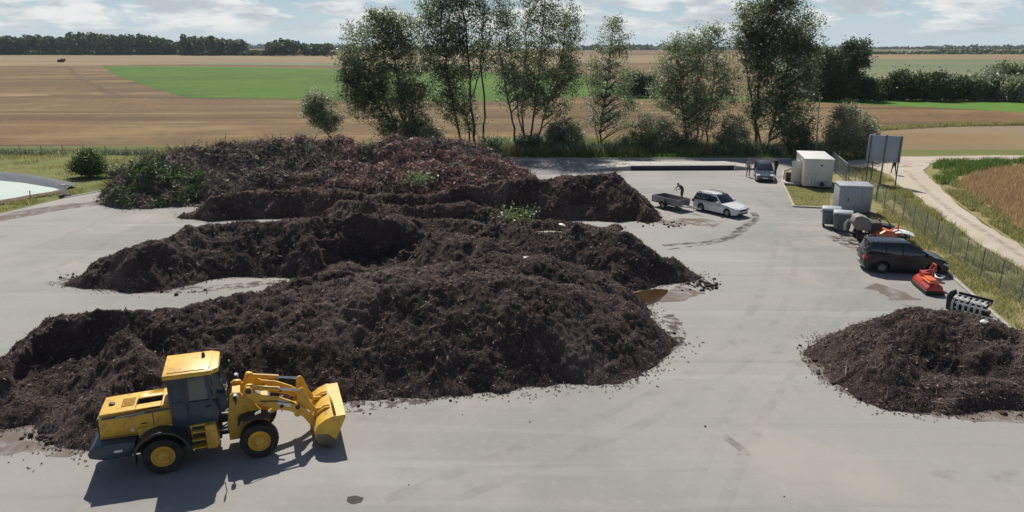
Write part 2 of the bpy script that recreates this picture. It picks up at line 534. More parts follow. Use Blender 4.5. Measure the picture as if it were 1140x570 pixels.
M['chrome'] = pmat('chrome', (0.62, 0.62, 0.63), (0.5, 0.5, 0.52), 6.0, 0.18, metal=1.0)
M['glass'] = glass_mat('glass')
M['cab_glass'] = glass_mat('cab_glass', (0.03, 0.042, 0.045), 0.08)
M['well_shade'] = pmat('well_shade', (0.004, 0.004, 0.004), None, 2.0, 1.0, spec=0.0)  # matt black, shade of the hood opening put into the colour
M['door_glass'] = glass_mat('door_glass', (0.10, 0.12, 0.125), 0.1)  # paler base colour stands in for reflection on the door pane
M['galv'] = pmat('galv', (0.36, 0.37, 0.38), (0.27, 0.28, 0.29), 3.0, 0.45, metal=0.6, dirt=(0.2, 0.18, 0.16))
M['white_paint'] = pmat('white_paint', (0.72, 0.72, 0.71), (0.66, 0.66, 0.65), 1.0, 0.3, coat=0.5)
M['dark_paint'] = pmat('dark_paint', (0.006, 0.010, 0.017), (0.004, 0.007, 0.013), 1.0, 0.3, coat=0.25)
M['navy_paint'] = pmat('navy_paint', (0.045, 0.065, 0.105), (0.038, 0.055, 0.09), 1.0, 0.25, coat=0.7)
M['plastic_black'] = pmat('plastic_black', (0.016, 0.016, 0.017), (0.024, 0.024, 0.025), 5.0, 0.6)
M['lamp_clear'] = pmat('lamp_clear', (0.62, 0.64, 0.65), (0.5, 0.52, 0.54), 8.0, 0.12, coat=0.8)
M['lamp_red'] = pmat('lamp_red', (0.42, 0.02, 0.018), (0.32, 0.015, 0.012), 8.0, 0.15, coat=0.8)
M['lamp_amber'] = pmat('lamp_amber', (0.7, 0.2, 0.02), (0.55, 0.15, 0.02), 8.0, 0.2, coat=0.6)
M['cabin_white'] = pmat('cabin_white', (0.66, 0.65, 0.61), (0.58, 0.565, 0.52), 0.8, 0.5, dirt=(0.36, 0.34, 0.29), dirt_amt=0.3)
M['shed_grey'] = pmat('shed_grey', (0.36, 0.375, 0.40), (0.31, 0.325, 0.35), 0.8, 0.45, metal=0.1, dirt=(0.2, 0.19, 0.18), dirt_amt=0.3)
M['bin_grey'] = pmat('bin_grey', (0.1148, 0.1444, 0.1512), (0.08775, 0.1121, 0.1188), 1.5, 0.5, dirt=(0.297, 0.2835, 0.2565), dirt_amt=0.3)
M['bin_lid'] = pmat('bin_lid', (0.42, 0.46, 0.46), (0.36, 0.40, 0.40), 2.0, 0.4)
M['red_paint'] = pmat('red_paint', (0.46, 0.045, 0.03), (0.36, 0.032, 0.022), 2.0, 0.4, coat=0.3, dirt=(0.3, 0.14, 0.09))
M['orange_paint'] = pmat('orange_paint', (0.72, 0.145, 0.028), (0.58, 0.105, 0.02), 2.5, 0.45, dirt=(0.3, 0.14, 0.07))
M['rust'] = pmat('rust', (0.085, 0.055, 0.045), (0.05, 0.035, 0.032), 3.0, 0.8, dirt=(0.14, 0.10, 0.08))
M['tan_tarp'] = pmat('tan_tarp', (0.27, 0.235, 0.20), (0.21, 0.18, 0.155), 2.0, 0.75, dirt=(0.13, 0.11, 0.09))
M['white_sheet'] = pmat('white_sheet', (0.78, 0.77, 0.74), (0.68, 0.67, 0.64), 2.0, 0.5)
M['navy_steel'] = pmat('navy_steel', (0.012, 0.016, 0.036), (0.018, 0.022, 0.045), 1.0, 0.5, dirt=(0.07, 0.07, 0.08), dirt_amt=0.3)
M['panel_back'] = pmat('panel_back', (0.40, 0.46, 0.54), (0.35, 0.41, 0.49), 0.7, 0.5, metal=0.2, dirt=(0.3, 0.31, 0.33), dirt_amt=0.3)
M['wood_brown'] = pmat('wood_brown', (0.085, 0.05, 0.03), (0.055, 0.033, 0.022), 3.0, 0.8)
M['liner'] = pmat('liner', (0.022, 0.025, 0.032), (0.05, 0.055, 0.065), 1.2, 0.45, bump=0.04, bscale=1.5, dirt=(0.11, 0.10, 0.09))
M['pond'] = pmat('pond', (0.60, 0.66, 0.56), (0.55, 0.62, 0.52), 0.25, 0.25)
M['skin'] = pmat('skin', (0.48, 0.28, 0.20), (0.42, 0.24, 0.17), 6.0, 0.55)


def fence_mat(name, color, cell, wire):
    """chain link: crossed wires with open air between them"""
    m, h, b, o = new_mat(name)
    b.inputs['Base Color'].default_value = (*color, 1)
    b.inputs['Roughness'].default_value = 0.5
    b.inputs['Metallic'].default_value = 0.4
    uv = h.n('ShaderNodeUVMap').outputs[0]
    sp = h.n('ShaderNodeSeparateXYZ', ins={0: uv})
    a = h.math('PINGPONG', h.math('ADD', sp.outputs[0], sp.outputs[1]), cell)
    c_ = h.math('PINGPONG', h.math('SUBTRACT', sp.outputs[0], sp.outputs[1]), cell)
    f = h.math('LESS_THAN', h.math('MINIMUM', a, c_), wire)
    tr = h.n('ShaderNodeBsdfTransparent')
    mx = h.n('ShaderNodeMixShader', ins={0: f})
    h.t.links.new(tr.outputs[0], mx.inputs[1])
    h.t.links.new(b.outputs[0], mx.inputs[2])
    h.t.links.new(mx.outputs[0], o.inputs[0])
    return m


M['chain_link'] = fence_mat('chain_link', (0.26, 0.30, 0.30), 0.05, 0.0058)
M['fence_post'] = pmat('fence_post', (0.10, 0.13, 0.12), (0.14, 0.16, 0.15), 3.0, 0.5, metal=0.3)

# ================================================================== GROUND
def jitter(pts, step=3.0, amp=0.25, seed=1):
    """world outline with a slightly ragged edge"""
    out = []
    n = len(pts)
    for i in range(n):
        a, b = pts[i], pts[(i + 1) % n]
        L = (b - a).length
        k = max(1, min(40, int(L / step)))
        nr = Vector((-(b - a).y, (b - a).x, 0)).normalized() if L > 0 else Vector((0, 0, 0))
        for j in range(k):
            p = a.lerp(b, j / k)
            if j:
                w = float(vnoise(np.array([p.x * 0.7 / max(step, .1) * 1.0]), np.array([p.y * 0.7 / max(step, .1)]), seed)[0])
                p = p + nr * amp * w
            out.append(p)
    return out


def sheet(name, px, z, mat, step=0, amp=0, label=None):
    pts = [P(x, y, z) for x, y in px]
    if step:
        pts = jitter(pts, step, amp, seed=len(name))
    elif name == 'field':
        pts = jitter(pts, 9.0, 1.3, seed=int(px[0][0]) % 97)
    bm = bmesh.new()
    f = bm.faces.new([bm.verts.new(p) for p in pts])
    if f.normal.z < 0 or f.calc_area() < 0:
        f.normal_flip()
    bmesh.ops.triangulate(bm, faces=bm.faces)
    bmesh.ops.recalc_face_normals(bm, faces=bm.faces)
    for f in bm.faces:
        if f.normal.z < 0:
            f.normal_flip()
    me = bpy.data.meshes.new(name)
    bm.to_mesh(me)
    bm.free()
    me.materials.append(mat)
    o = link(name, me)
    o['kind'] = 'structure'
    if label:
        o['label'] = label
    return o


def base_ground():
    vs, fs = [], []
    rings = [0, 60, 150, 400, 1200, 3000, 5000]
    n = 48
    vs.append((0, 60, -0.14))
    for r in rings[1:]:
        for k in range(n):
            a = 2 * math.pi * k / n
            vs.append((r * math.cos(a), 60 + r * math.sin(a), -0.14))
    for k in range(n):
        fs.append((0, 1 + k, 1 + (k + 1) % n))
    for i in range(len(rings) - 2):
        for k in range(n):
            a, b = 1 + i * n + k, 1 + i * n + (k + 1) % n
            fs.append((a, a + n, b + n, b))
    b = MB()
    b.add(vs, fs)
    o = b.build('ground', M['stubble'], smooth=False)
    tag(o, 'brown stubble farmland reaching to the horizon', kind='structure')


base_ground()
YARD = [(-350, 640), (-420, 350), (0, 238), (70, 221), (140, 208), (230, 190), (330, 181), (430, 178), (540, 177), (880, 177), (945, 177), (945, 184), (884, 186), (873, 190),
        (871, 203), (884, 230.5), (921, 232), (930, 236), (968, 243), (1010, 271), (1055, 304), (1116, 359), (1142, 380), (1300, 520), (1560, 760)]
sheet('field', [(-500, 60.3), (380, 61.3), (760, 61.8), (760, 70), (375, 72), (300, 70.5), (112, 72.5), (60, 73.5), (-500, 73)], -0.12, M['pale_stubble'], label='pale far stubble beyond the green crop')
sheet('field', [(112, 73.3), (250, 74.3), (385, 77), (560, 80), (660, 84), (720, 104), (560, 112.5), (385, 112), (340, 111), (212, 109), (160, 95.5), (130, 84)], -0.11, M['green_crop'], label='bright green crop field')
sheet('field', [(280, 69.6), (385, 70), (560, 72), (560, 75.5), (385, 73.4), (200, 71.6)], -0.10, M['pale_green'], label='thin olive strip above the green crop')
sheet('field', [(690, 106.5), (900, 109.3), (1140, 112.3), (1500, 117), (1500, 139), (1140, 125.2), (905, 113), (690, 110.5)], -0.11, M['lush'], label='lush green grass strip in front of the hedge')
sheet('field', [(860, 65.2), (1500, 67.2), (1500, 98), (1140, 93), (860, 93)], -0.12, M['pale_green'], label='pale green field beyond the hedge')
sheet('field', [(760, 59.5), (1500, 60), (1500, 67.2), (860, 65.2), (760, 65)], -0.12, M['pale_stubble'], label='tan far field beyond the pale green one')
sheet('field', [(880, 55.6), (1600, 55.8), (1600, 58.5), (880, 58)], -0.12, M['pale_green'], label='farthest pale field under the horizon')
sheet('field', [(930, 150), (985, 144.5), (1060, 141), (1140, 140), (1500, 142), (1500, 168), (1000, 167.5), (935, 168)], -0.11, M['pale_stubble'], 6, 0.6, label='pale cut field beside the gravel road')
sheet('field_strip', [(-80, 104.2), (52, 104.4), (56, 106.4), (20, 107.4), (-80, 107.6)], -0.11, M['pale_stubble'], label='pale straw strip in the brown field')
sheet('grass_bank', [(-600, 165), (-200, 163), (300, 161.5), (380, 159), (560, 159), (760, 161), (1000, 166.5), (1500, 167.5), (1500, 172.7), (1000, 176), (940, 184), (880, 186), (540, 182), (330, 186), (140, 215), (0, 246), (-600, 400)], -0.09, M['bank'], 4, 0.5, label='grassy bank round the yard')
sheet('grass_verge', [(862, 184), (968, 184.3), (990, 193), (1030, 226), (1140, 300), (1420, 490), (1700, 760), (1400, 760), (1000, 420), (900, 260)], -0.07, M['verge'], label='dry grass verge along the wire fence')
sheet('field', [(1066, 203), (1083, 194), (1108, 189.5), (1140, 185), (1500, 181), (1600, 420), (1140, 255), (1123, 245), (1102, 230), (1081, 218)], -0.09, M['ripe'], 1.5, 0.4, label='ripe brown crop in the corner of the roads')
sheet('grass_verge', [(1020, 186), (1045, 179), (1140, 177), (1500, 176), (1500, 190), (1600, 440), (1400, 450), (1140, 280), (1040, 208)], -0.10, M['verge'], label='weedy verge between gravel road and ripe crop')
sheet('gravel_road', [(940, 185), (943, 178.5), (1000, 174.2), (1140, 173), (1500, 172.3), (1500, 176.2), (1140, 177.3), (1050, 178.6), (1035, 182.5), (1029, 192), (1051, 214), (1076, 235), (1107, 256), (1140, 277), (1420, 452),
                      (1420, 492), (1140, 301), (1111, 285), (1079, 263), (1058, 248), (1030, 227), (1006, 209.5), (990, 194.5), (968, 185.6)], -0.05, M['gravel'], 1.6, 0.3, label='pale gravel farm road')
sheet('yard', YARD, 0.0, M['asphalt'], label='pale dusty asphalt yard')
sheet('access_road', [(556, 178.6), (700, 178.4), (880, 178.4), (880, 183.5), (700, 184.5), (690, 192), (560, 196), (480, 197), (480, 186)], 0.006, M['shaded_road'], 2.0, 0.25, label='asphalt road under the trees, their shade painted in as darker grey')

# shallow brown puddle caught between two heaps
sheet('puddle', [(694, 332), (706, 326), (725, 322), (744, 322.5), (741, 328), (734, 335), (716, 341), (700, 340)], 0.007, pmat('puddle', (0.06, 0.03, 0.012), (0.04, 0.022, 0.01), 1.0, 0.15), 0.4, 0.12)


# dusty apron and tyre marks on the asphalt
def ribbon(name, px, w, mat, z, label=None):
    pts = [P(x, y, z) for x, y in px]
    # smooth
    fine = []
    for i in range(len(pts) - 1):
        p0, p1, p2, p3 = pts[max(i - 1, 0)], pts[i], pts[i + 1], pts[min(i + 2, len(pts) - 1)]
        for k in range(6):
            t = k / 6
            fine.append(0.5 * ((2 * p1) + (p2 - p0) * t + (2 * p0 - 5 * p1 + 4 * p2 - p3) * t * t + (3 * p1 - p0 - 3 * p2 + p3) * t ** 3))
    fine.append(pts[-1])
    vs = []
    for i, p in enumerate(fine):
        a, b = fine[max(i - 1, 0)], fine[min(i + 1, len(fine) - 1)]
        n = Vector((-(b - a).y, (b - a).x, 0)).normalized()
        ww = w * (0.75 + 0.4 * random.random())
        vs += [p + n * ww / 2, p - n * ww / 2]
    m = MB()
    m.add(vs, [(2 * i, 2 * i + 1, 2 * i + 3, 2 * i + 2) for i in range(len(fine) - 1)])
    o = m.build(name, mat, smooth=False, fix=False)
    o['kind'] = 'structure'
    if label:
        o['label'] = label
    return o


def stain_mat(name, color, lo, hi, sc, amt):
    m, h, b, o = new_mat(name)
    b.inputs['Base Color'].default_value = (*color, 1)
    b.inputs['Roughness'].default_value = 0.95
    tc = h.n('ShaderNodeTexCoord').outputs['Object']
    f = h.math('MULTIPLY', h.ramp(h.noise(tc, sc, 6, 0.65, 0.4), lo, hi), amt)
    tr = h.n('ShaderNodeBsdfTransparent')
    mx = h.n('ShaderNodeMixShader', ins={0: f})
    h.t.links.new(tr.outputs[0], mx.inputs[1])
    h.t.links.new(b.outputs[0], mx.inputs[2])
    h.t.links.new(mx.outputs[0], o.inputs[0])
    return m


M['tyre_stain'] = stain_mat('tyre_stain', (0.085, 0.068, 0.058), 0.36, 0.66, 1.6, 0.75)
M['mud_stain'] = stain_mat('mud_stain', (0.165, 0.125, 0.10), 0.34, 0.68, 0.9, 0.85)
M['fringe_stain'] = stain_mat('fringe_stain', (0.095, 0.07, 0.06), 0.44, 0.62, 2.2, 0.9)
ribbon('tyre_mark', [(738, 273), (765, 271), (795, 268), (815, 262), (828, 252), (838, 246)], 0.55, M['tyre_stain'], 0.010)
ribbon('tyre_mark', [(742, 278), (770, 274), (798, 270), (820, 263), (834, 253)], 0.25, M['tyre_stain'], 0.014)
ribbon('tyre_mark', [(838, 236), (842, 243), (834, 250), (822, 255)], 0.5, M['tyre_stain'], 0.018)
ribbon('tyre_mark', [(804, 484), (815, 492), (826, 500), (829, 507)], 0.35, stain_mat('brush_stain', (0.17, 0.155, 0.145), 0.3, 0.75, 1.2, 0.45), 0.010)
for q, (tr_px, w_) in enumerate([([(420, 560), (560, 505), (700, 450), (800, 390), (850, 320), (868, 250)], 0.45), ([(455, 575), (600, 520), (740, 460), (836, 395), (880, 320), (890, 250)], 0.45),
                                 ([(760, 575), (790, 500), (830, 430), (905, 350), (950, 300)], 0.4), ([(800, 575), (832, 500), (872, 430), (940, 352), (975, 315)], 0.4),
                                 ([(-40, 330), (80, 290), (180, 240), (300, 208)], 0.7), ([(-40, 300), (60, 268), (150, 232), (280, 200)], 0.6), ([(720, 215), (780, 205), (830, 215), (868, 240), (880, 280)], 0.5), ([(700, 205), (790, 196), (850, 208), (900, 250)], 0.5)]):
    ribbon('tyre_mark', tr_px, w_, stain_mat('track_stain', [(0.17, 0.163, 0.157), (0.33, 0.315, 0.30)][q % 3 == 2], 0.38, 0.75, 0.9 + 0.1 * q, 0.13), 0.004 + 0.0007 * q)
ribbon('mud_stain', [(-60, 496), (40, 486), (110, 484), (200, 472)], 2.4, M['mud_stain'], 0.010)
ribbon('mud_stain', [(300, 448), (390, 452), (480, 440), (560, 428), (640, 418), (720, 400), (752, 372), (740, 350)], 1.0, M['fringe_stain'], 0.010)
ribbon('mud_stain', [(60, 312), (120, 320), (220, 322), (320, 312)], 1.2, M['fringe_stain'], 0.010)
ribbon('mud_stain', [(905, 398), (935, 428), (1000, 450), (1080, 460), (1180, 464)], 1.1, M['mud_stain'], 0.010)
ribbon('mud_stain', [(968, 318), (990, 324), (1008, 334)], 1.5, M['mud_stain'], 0.010)
ribbon('mud_stain', [(740, 250), (765, 246), (800, 250)], 2.2, M['mud_stain'], 0.006)
ribbon('mud_stain', [(-20, 247), (60, 232), (140, 222)], 2.6, M['mud_stain'], 0.006)
ribbon('mud_stain', [(930, 262), (960, 275), (985, 282)], 2.0, M['fringe_stain'], 0.010)
ribbon('mud_stain', [(700, 330), (745, 330), (770, 322)], 1.6, M['mud_stain'], 0.004)
sheet('oil_spot', [(387, 553), (396, 551.5), (405, 554), (402, 559), (392, 561), (386, 558)], 0.010, stain_mat('oil_spot', (0.06, 0.048, 0.042), 0.1, 0.3, 1.5, 0.9), 0.15, 0.05)
ribbon('wheel_rut', [(1008, 190), (1022, 203), (1052, 229), (1088, 253), (1140, 286), (1250, 358)], 0.5, stain_mat('rut_stain', (0.30, 0.25, 0.195), 0.3, 0.85, 1.3, 0.55), -0.043)
ribbon('wheel_rut', [(1000, 186), (1030, 182.5), (1060, 177), (1140, 175.3), (1300, 174.6)], 1.2, stain_mat('rut_stain', (0.27, 0.23, 0.18), 0.45, 0.65, 0.7, 0.6), -0.043)
ribbon('field_track', [(75, 74), (88, 86), (112, 98), (128, 107)], 3.0, stain_mat('track_stain', (0.15, 0.09, 0.05), 0.35, 0.6, 0.25, 0.8), -0.125)


# ------------------------------------------------------------------ kerbs
def kerb(px, w=0.16, h=0.11, label='pale concrete kerb'):
    pts = [P(x, y, 0) for x, y in px]
    b = MB()
    for i in range(len(pts) - 1):
        a, c = pts[i], pts[i + 1]
        n = max(1, int((c - a).length / 1.0))
        for k in range(n):
            p, q = a.lerp(c, k / n), a.lerp(c, (k + 0.985) / n)
            dz = random.uniform(-0.006, 0.006)
            b.bar(p + Vector((0, 0, h / 2 - 0.09 + dz)), q + Vector((0, 0, h / 2 - 0.09 + dz)), w, h + 0.18)
    o = b.build('kerb', M['concrete'], bevel=0.012, seg=1)
    o['kind'] = 'structure'
    o['label'] = label
    return o


kerb([(1010, 271.5), (1055, 304.5), (1116, 359.5), (1142, 381), (1250, 474)], label='pale kerb between asphalt and fence verge')
kerb([(872, 191), (870.5, 203), (883.5, 230.5), (921, 232.3)], label='pale kerb round the small lawn')
kerb([(540, 177.3), (700, 177.3), (880, 177.3)], 0.2, 0.14, label='kerb at the back of the yard')
kerb([(70, 220.5), (140, 207.7), (230, 189.5)], 0.2, 0.05, label='low kerb below the grassy bank')


# ================================================================== COMPOST HEAPS
def seg_cone(X, Y, ridges, slope, rnd, slope_f):
    """roof with rounded crest over the ridge lines"""
    acc = np.zeros_like(X)
    K = 11.0
    for line in ridges:
        for (a, b) in zip(line[:-1], line[1:]):
            ax, ay, ah = a
            bx, by, bh = b
            dx, dy = bx - ax, by - ay
            L2 = dx * dx + dy * dy + 1e-9
            t = np.clip(((X - ax) * dx + (Y - ay) * dy) / L2, 0, 1)
            dist = np.hypot(X - ax - t * dx, Y - ay - t * dy)
            h = ah + t * (bh - ah) - np.where(Y < ay + t * dy, slope_f, slope) * (np.sqrt(dist * dist + rnd * rnd) - rnd)
            acc += np.exp(np.clip(K * h, -30, 60))
    return np.log(acc + 1e-9) / K


def heap(name, label, ridges_px, slope, res, seed, mats, bites=(), rnd=0.7, warp=0.7, rough=1.0, flakes=20000, flake_len=(0.05, 0.22), flake_w=0.28,
         sticks=0, stick_mat=None, cat='compost heap', group=None, extra=(), slope_f=None, lump=1.0):
    lines = [[tuple(P(x, y, h)) for x, y, h in ln] for ln in ridges_px]
    allp = np.array([p for ln in lines for p in ln])
    hm = allp[:, 2].max()
    pad = hm / slope + 1.6
    x0, x1 = allp[:, 0].min() - pad, allp[:, 0].max() + pad
    y0, y1 = allp[:, 1].min() - pad, allp[:, 1].max() + pad
    nx, ny = int((x1 - x0) / res), int((y1 - y0) / res)
    gx, gy = np.linspace(x0, x1, nx), np.linspace(y0, y1, ny)
    X, Y = np.meshgrid(gx, gy)
    WX = X + warp * fbm(X / 3.2, Y / 3.2, seed, 3)
    WY = Y + warp * fbm(X / 3.2 + 31, Y / 3.2 + 7, seed + 5, 3)
    Z = seg_cone(WX, WY, lines, slope, rnd, slope_f or slope)
    for bx, by, bh, br, bd in bites:
        c = P(bx, by, bh)
        wx = X - c.x + 0.55 * fbm(X / 1.6, Y / 1.6, seed + 21, 3)
        wy = Y - c.y + 0.5 * fbm(X / 1.6, Y / 1.6, seed + 22, 3)
        dd = np.hypot(wx / 1.35, np.where(wy < 0, wy * 0.3, wy))
        cut = bd + np.maximum(0, dd - br) * 1.45 + 0.25 * (dd / br) ** 2 + 0.28 * np.minimum(wy, 0)
        Z = np.where(cut < Z, Z - (Z - cut) * np.clip((Z - cut) / 0.25, 0, 1), Z)
    m = np.clip((Z + 0.15) / 0.9, 0, 1)
    rid = 1 - np.abs(fbm(X / 2.1, Y / 2.1, seed + 11, 3))
    Z += m * rough * (lump * 0.20 * fbm(X / 2.4, Y / 1.5, seed + 2, 2) + lump * 0.26 * (rid - 0.62) + 0.10 * fbm(X / 0.55, Y / 0.55, seed + 3, 3))
    Z += np.clip(m, 0.25, 1) * rough * 0.07 * fbm(X / 0.17, Y / 0.17, seed + 4, 2)
    Z -= 0.02
    # ragged toe
    Z += (1 - m) * 0.10 * fbm(X / 0.6, Y / 0.6, seed + 8, 3) * rough
    Zc = np.maximum(Z, -0.05)
    V = np.stack([X.ravel(), Y.ravel(), Zc.ravel()], 1)
    idx = np.arange(nx * ny).reshape(ny, nx)
    Q = np.stack([idx[:-1, :-1], idx[:-1, 1:], idx[1:, 1:], idx[1:, :-1]], -1).reshape(-1, 4)
    keep = (Zc.ravel()[Q] > -0.045).any(1)
    Q = Q[keep]
    used = np.zeros(len(V), bool)
    used[Q.ravel()] = True
    remap = np.cumsum(used) - 1
    V, Q = V[used], remap[Q]
    mi = np.zeros(len(Q), int)
    smooth = np.ones(len(Q), bool)
    # chips and shreds lying over the surface
    r = np.random.default_rng(seed + 100)
    gzx = np.gradient(Zc, gx, axis=1)
    gzy = np.gradient(Zc, gy, axis=0)

    def scatter(n, lo, hi, wr, lift, mat_i, flatness=0.55, zmin=0.0, region=None):
        nonlocal V, Q, mi, smooth
        ok = np.argwhere((Zc > zmin) if region is None else ((Zc > zmin) & region(X, Y)))
        if len(ok) == 0:
            return
        pick = ok[r.integers(0, len(ok), n)]
        iy, ix = pick[:, 0], pick[:, 1]
        C = np.stack([gx[ix] + r.uniform(-.5, .5, n) * res, gy[iy] + r.uniform(-.5, .5, n) * res, Zc[iy, ix]], 1)
        N = np.stack([-gzx[iy, ix], -gzy[iy, ix], np.ones(n)], 1)
        N /= np.linalg.norm(N, axis=1)[:, None]
        a = r.normal(size=(n, 3))
        a -= flatness * N * (a * N).sum(1)[:, None]
        a /= np.linalg.norm(a, axis=1)[:, None]
        b = np.cross(a, N + r.normal(size=(n, 3)) * 0.4)
        b /= np.linalg.norm(b, axis=1)[:, None]
        L = (lo + (hi - lo) * r.random(n) ** 2.2)[:, None]
        w = L * wr * r.uniform(0.4, 1.3, n)[:, None]
        C = C + N * lift * L
        lv = np.stack([C + a * L / 2, C + b * w / 2, C - a * L / 2, C - b * w / 2], 1).reshape(-1, 3)
        lq = np.arange(4 * n).reshape(n, 4) + len(V)
        V = np.concatenate([V, lv])
        Q = np.concatenate([Q, lq])
        mi = np.concatenate([mi, np.full(n, mat_i)])
        smooth = np.concatenate([smooth, np.zeros(n, bool)])
    scatter(flakes, flake_len[0], flake_len[1], flake_w, 0.12, 1)
    # loose bits thinning out over the asphalt round the toe
    ring = np.argwhere((Z < 0.0) & (Z > -0.9) & (np.random.default_rng(seed + 7).random(Z.shape) < np.exp(np.clip(Z, -2, 0) * 5.5) * 0.5))
    if len(ring):
        nr = min(9000, len(ring) * 2)
        pk = ring[r.integers(0, len(ring), nr)]
        C = np.stack([gx[pk[:, 1]] + r.uniform(-.6, .6, nr) * res, gy[pk[:, 0]] + r.uniform(-.6, .6, nr) * res, r.uniform(0.012, 0.035, nr)], 1)
        lv, lq = leaf_quads(C, 0.075, 0.6, 0.75, r)
        lv[:, 2] = np.maximum(lv[:, 2], 0.012)
        Q = np.concatenate([Q, lq + len(V)])
        V = np.concatenate([V, lv])
        mi = np.concatenate([mi, np.full(nr, 1)])
        smooth = np.concatenate([smooth, np.zeros(nr, bool)])
    if sticks:
        scatter(sticks, 0.15, 0.75, 0.045, 0.15, 2, 0.8)
    for ex in extra:
        scatter(*ex)
    o = fast_mesh(name, V, Q, mats, mi, smooth)
    tag(o, label, cat, group)
    return o, (gx, gy, Zc)


CH = [M['compost'], M['chips'], M['twigs']]
CHR = [M['compost_red'], M['chips'], M['twigs']]
GW = 'long compost windrows side by side'
heap('compost_windrow', 'largest dark compost windrow, directly behind the yellow wheel loader',
     [[(-60, 440, 0.9), (20, 395, 1.6), (62, 358, 2.3), (110, 347, 2.7), (165, 342, 2.7), (230, 336, 2.8), (300, 325, 2.9), (370, 318, 3.0), (450, 314, 3.1), (530, 305, 3.2), (600, 306, 3.1), (650, 318, 2.6), (690, 336, 1.7), (718, 354, 0.7)],
      [(310, 315, 2.5), (370, 304, 2.7), (440, 299, 2.8), (510, 293, 2.9), (560, 289, 2.9), (610, 291, 2.8), (650, 300, 2.2), (680, 316, 1.4)],
      [(110, 347, 2.7), (140, 395, 2.0), (165, 440, 0.9)],
      [(560, 306, 3.1), (590, 350, 2.0), (610, 390, 0.8)]],
     0.76, 0.06, 3, CH, bites=[(84, 408, 0.9, 1.0, 0.95)],
     warp=0.55, rough=0.85, lump=0.55, rnd=0.35, flakes=60000, flake_len=(0.04, 0.2), sticks=1600, cat='compost windrow', group=GW)
heap('compost_windrow', 'middle compost windrow with a dark hollow dug into its face',
     [[(96, 305, 0.5), (128, 283, 1.5), (160, 268, 2.2), (210, 253, 2.5), (260, 248, 2.5), (310, 245, 2.6), (350, 241, 2.8), (400, 238, 2.8), (450, 240, 2.5), (500, 243, 2.3), (560, 250, 2.3), (610, 258, 2.3), (645, 253, 2.55), (690, 259, 2.45), (718, 272, 1.8), (748, 290, 0.9), (770, 303, 0.35)],
      [(450, 262, 1.9), (500, 262, 2.1), (540, 268, 2.2), (570, 280, 1.6)],
      [(645, 253, 2.55), (655, 280, 1.4), (662, 298, 0.5)],
      [(350, 241, 2.8), (372, 262, 1.9)]],
     0.82, 0.07, 19, CH, bites=[(413, 298, 0.3, 1.85, 0.3), (610, 296, 0.8, 0.7, 1.0)], slope_f=0.95, lump=0.8,
     warp=0.5, rough=0.85, rnd=0.3, flakes=34000, flake_len=(0.06, 0.26), sticks=1500, cat='compost windrow', group=GW)
heap('compost_windrow', 'back compost windrow with a steep dark face, nearest the trailer',
     [[(215, 234, 0.5), (240, 217, 1.6), (270, 211, 1.9), (340, 211, 1.9), (400, 215, 2.0), (450, 216, 2.0), (500, 212, 2.3), (560, 203, 2.7), (620, 196, 2.9), (676, 196, 2.9), (700, 210, 2.0), (718, 228, 1.0), (730, 241, 0.3)],
      [(380, 226, 1.5), (450, 228, 1.6), (520, 228, 1.6), (570, 238, 1.0), (640, 250, 0.5), (690, 252, 0.3)]],
     0.84, 0.08, 37, CHR, slope_f=1.25, warp=0.5, rough=0.9, rnd=0.3, flakes=22000, flake_len=(0.08, 0.32), sticks=1500, cat='compost windrow', group=GW)
heap('compost_heap', 'lone dark compost heap at the right edge beside the cultivator',
     [[(922, 389, 0.25), (948, 373, 1.0), (985, 357, 1.7), (1030, 346, 2.1), (1065, 346, 2.2), (1100, 356, 2.1), (1140, 372, 1.8), (1190, 392, 1.3)],
      [(985, 357, 1.7), (998, 390, 1.4), (1008, 414, 0.6)],
      [(1140, 372, 1.8), (1135, 405, 1.1), (1130, 425, 0.5)],
      [(1008, 414, 0.6), (1060, 422, 0.7), (1130, 425, 0.6), (1200, 430, 0.5)]],
     0.76, 0.055, 53, CH, slope_f=0.88, bites=[(1090, 384, 1.3, 0.6, 1.3)], warp=0.4, rough=0.75, rnd=0.3, flakes=30000, flake_len=(0.04, 0.18), sticks=1300)

# rough heap of brushwood behind the windrows
r_left = lambda X, Y: (X < -25.0) & (Y < 61.0) & (fbm(X / 2.0, Y / 2.0, 5, 2) > -0.35)
r_red = lambda X, Y: (X > -19 + 4 * fbm(X / 3.0, Y / 3.0, 6, 2)) & (fbm(X / 2.2, Y / 1.6, 8, 3) > -0.25)
r_tan = lambda X, Y: (X > -27) & (fbm(X / 2.6, Y / 1.5, 14, 3) > 0.25)
brush, _g = heap('brush_heap', 'wide shaggy heap of cut brushwood, reddish on the right and green on the left', [
    [(152, 206, 1.0), (165, 190, 2.2), (200, 172, 2.9), (240, 164, 3.2), (280, 159, 3.1), (340, 163, 3.0), (400, 164, 3.1), (450, 159, 3.4), (490, 159, 3.4), (530, 172, 2.7), (556, 188, 1.6)],
    [(175, 205, 1.2), (250, 196, 1.9), (330, 192, 2.1), (420, 188, 2.2), (500, 184, 2.2), (540, 192, 1.3)]],
    0.55, 0.11, 71, [M['brush_core'], M['brush_mix'], M['twigs'], M['dead_leaf'], M['cut_green'], M['dry_stalk']], warp=1.1, rough=1.4, lump=1.9, flakes=60000, flake_len=(0.12, 0.5), flake_w=0.42, sticks=16000, cat='brush heap',
    extra=[(60000, 0.12, 0.5, 0.45, 0.55, 3, 0.1, 0.2, r_red), (3500, 0.12, 0.45, 0.45, 0.5, 4, 0.1, 0.2, r_left), (22000, 0.1, 0.5, 0.2, 0.5, 5, 0.1, 0.5, r_tan), (26000, 0.4, 1.6, 0.035, 0.4, 2, 0.0, 0.4)])


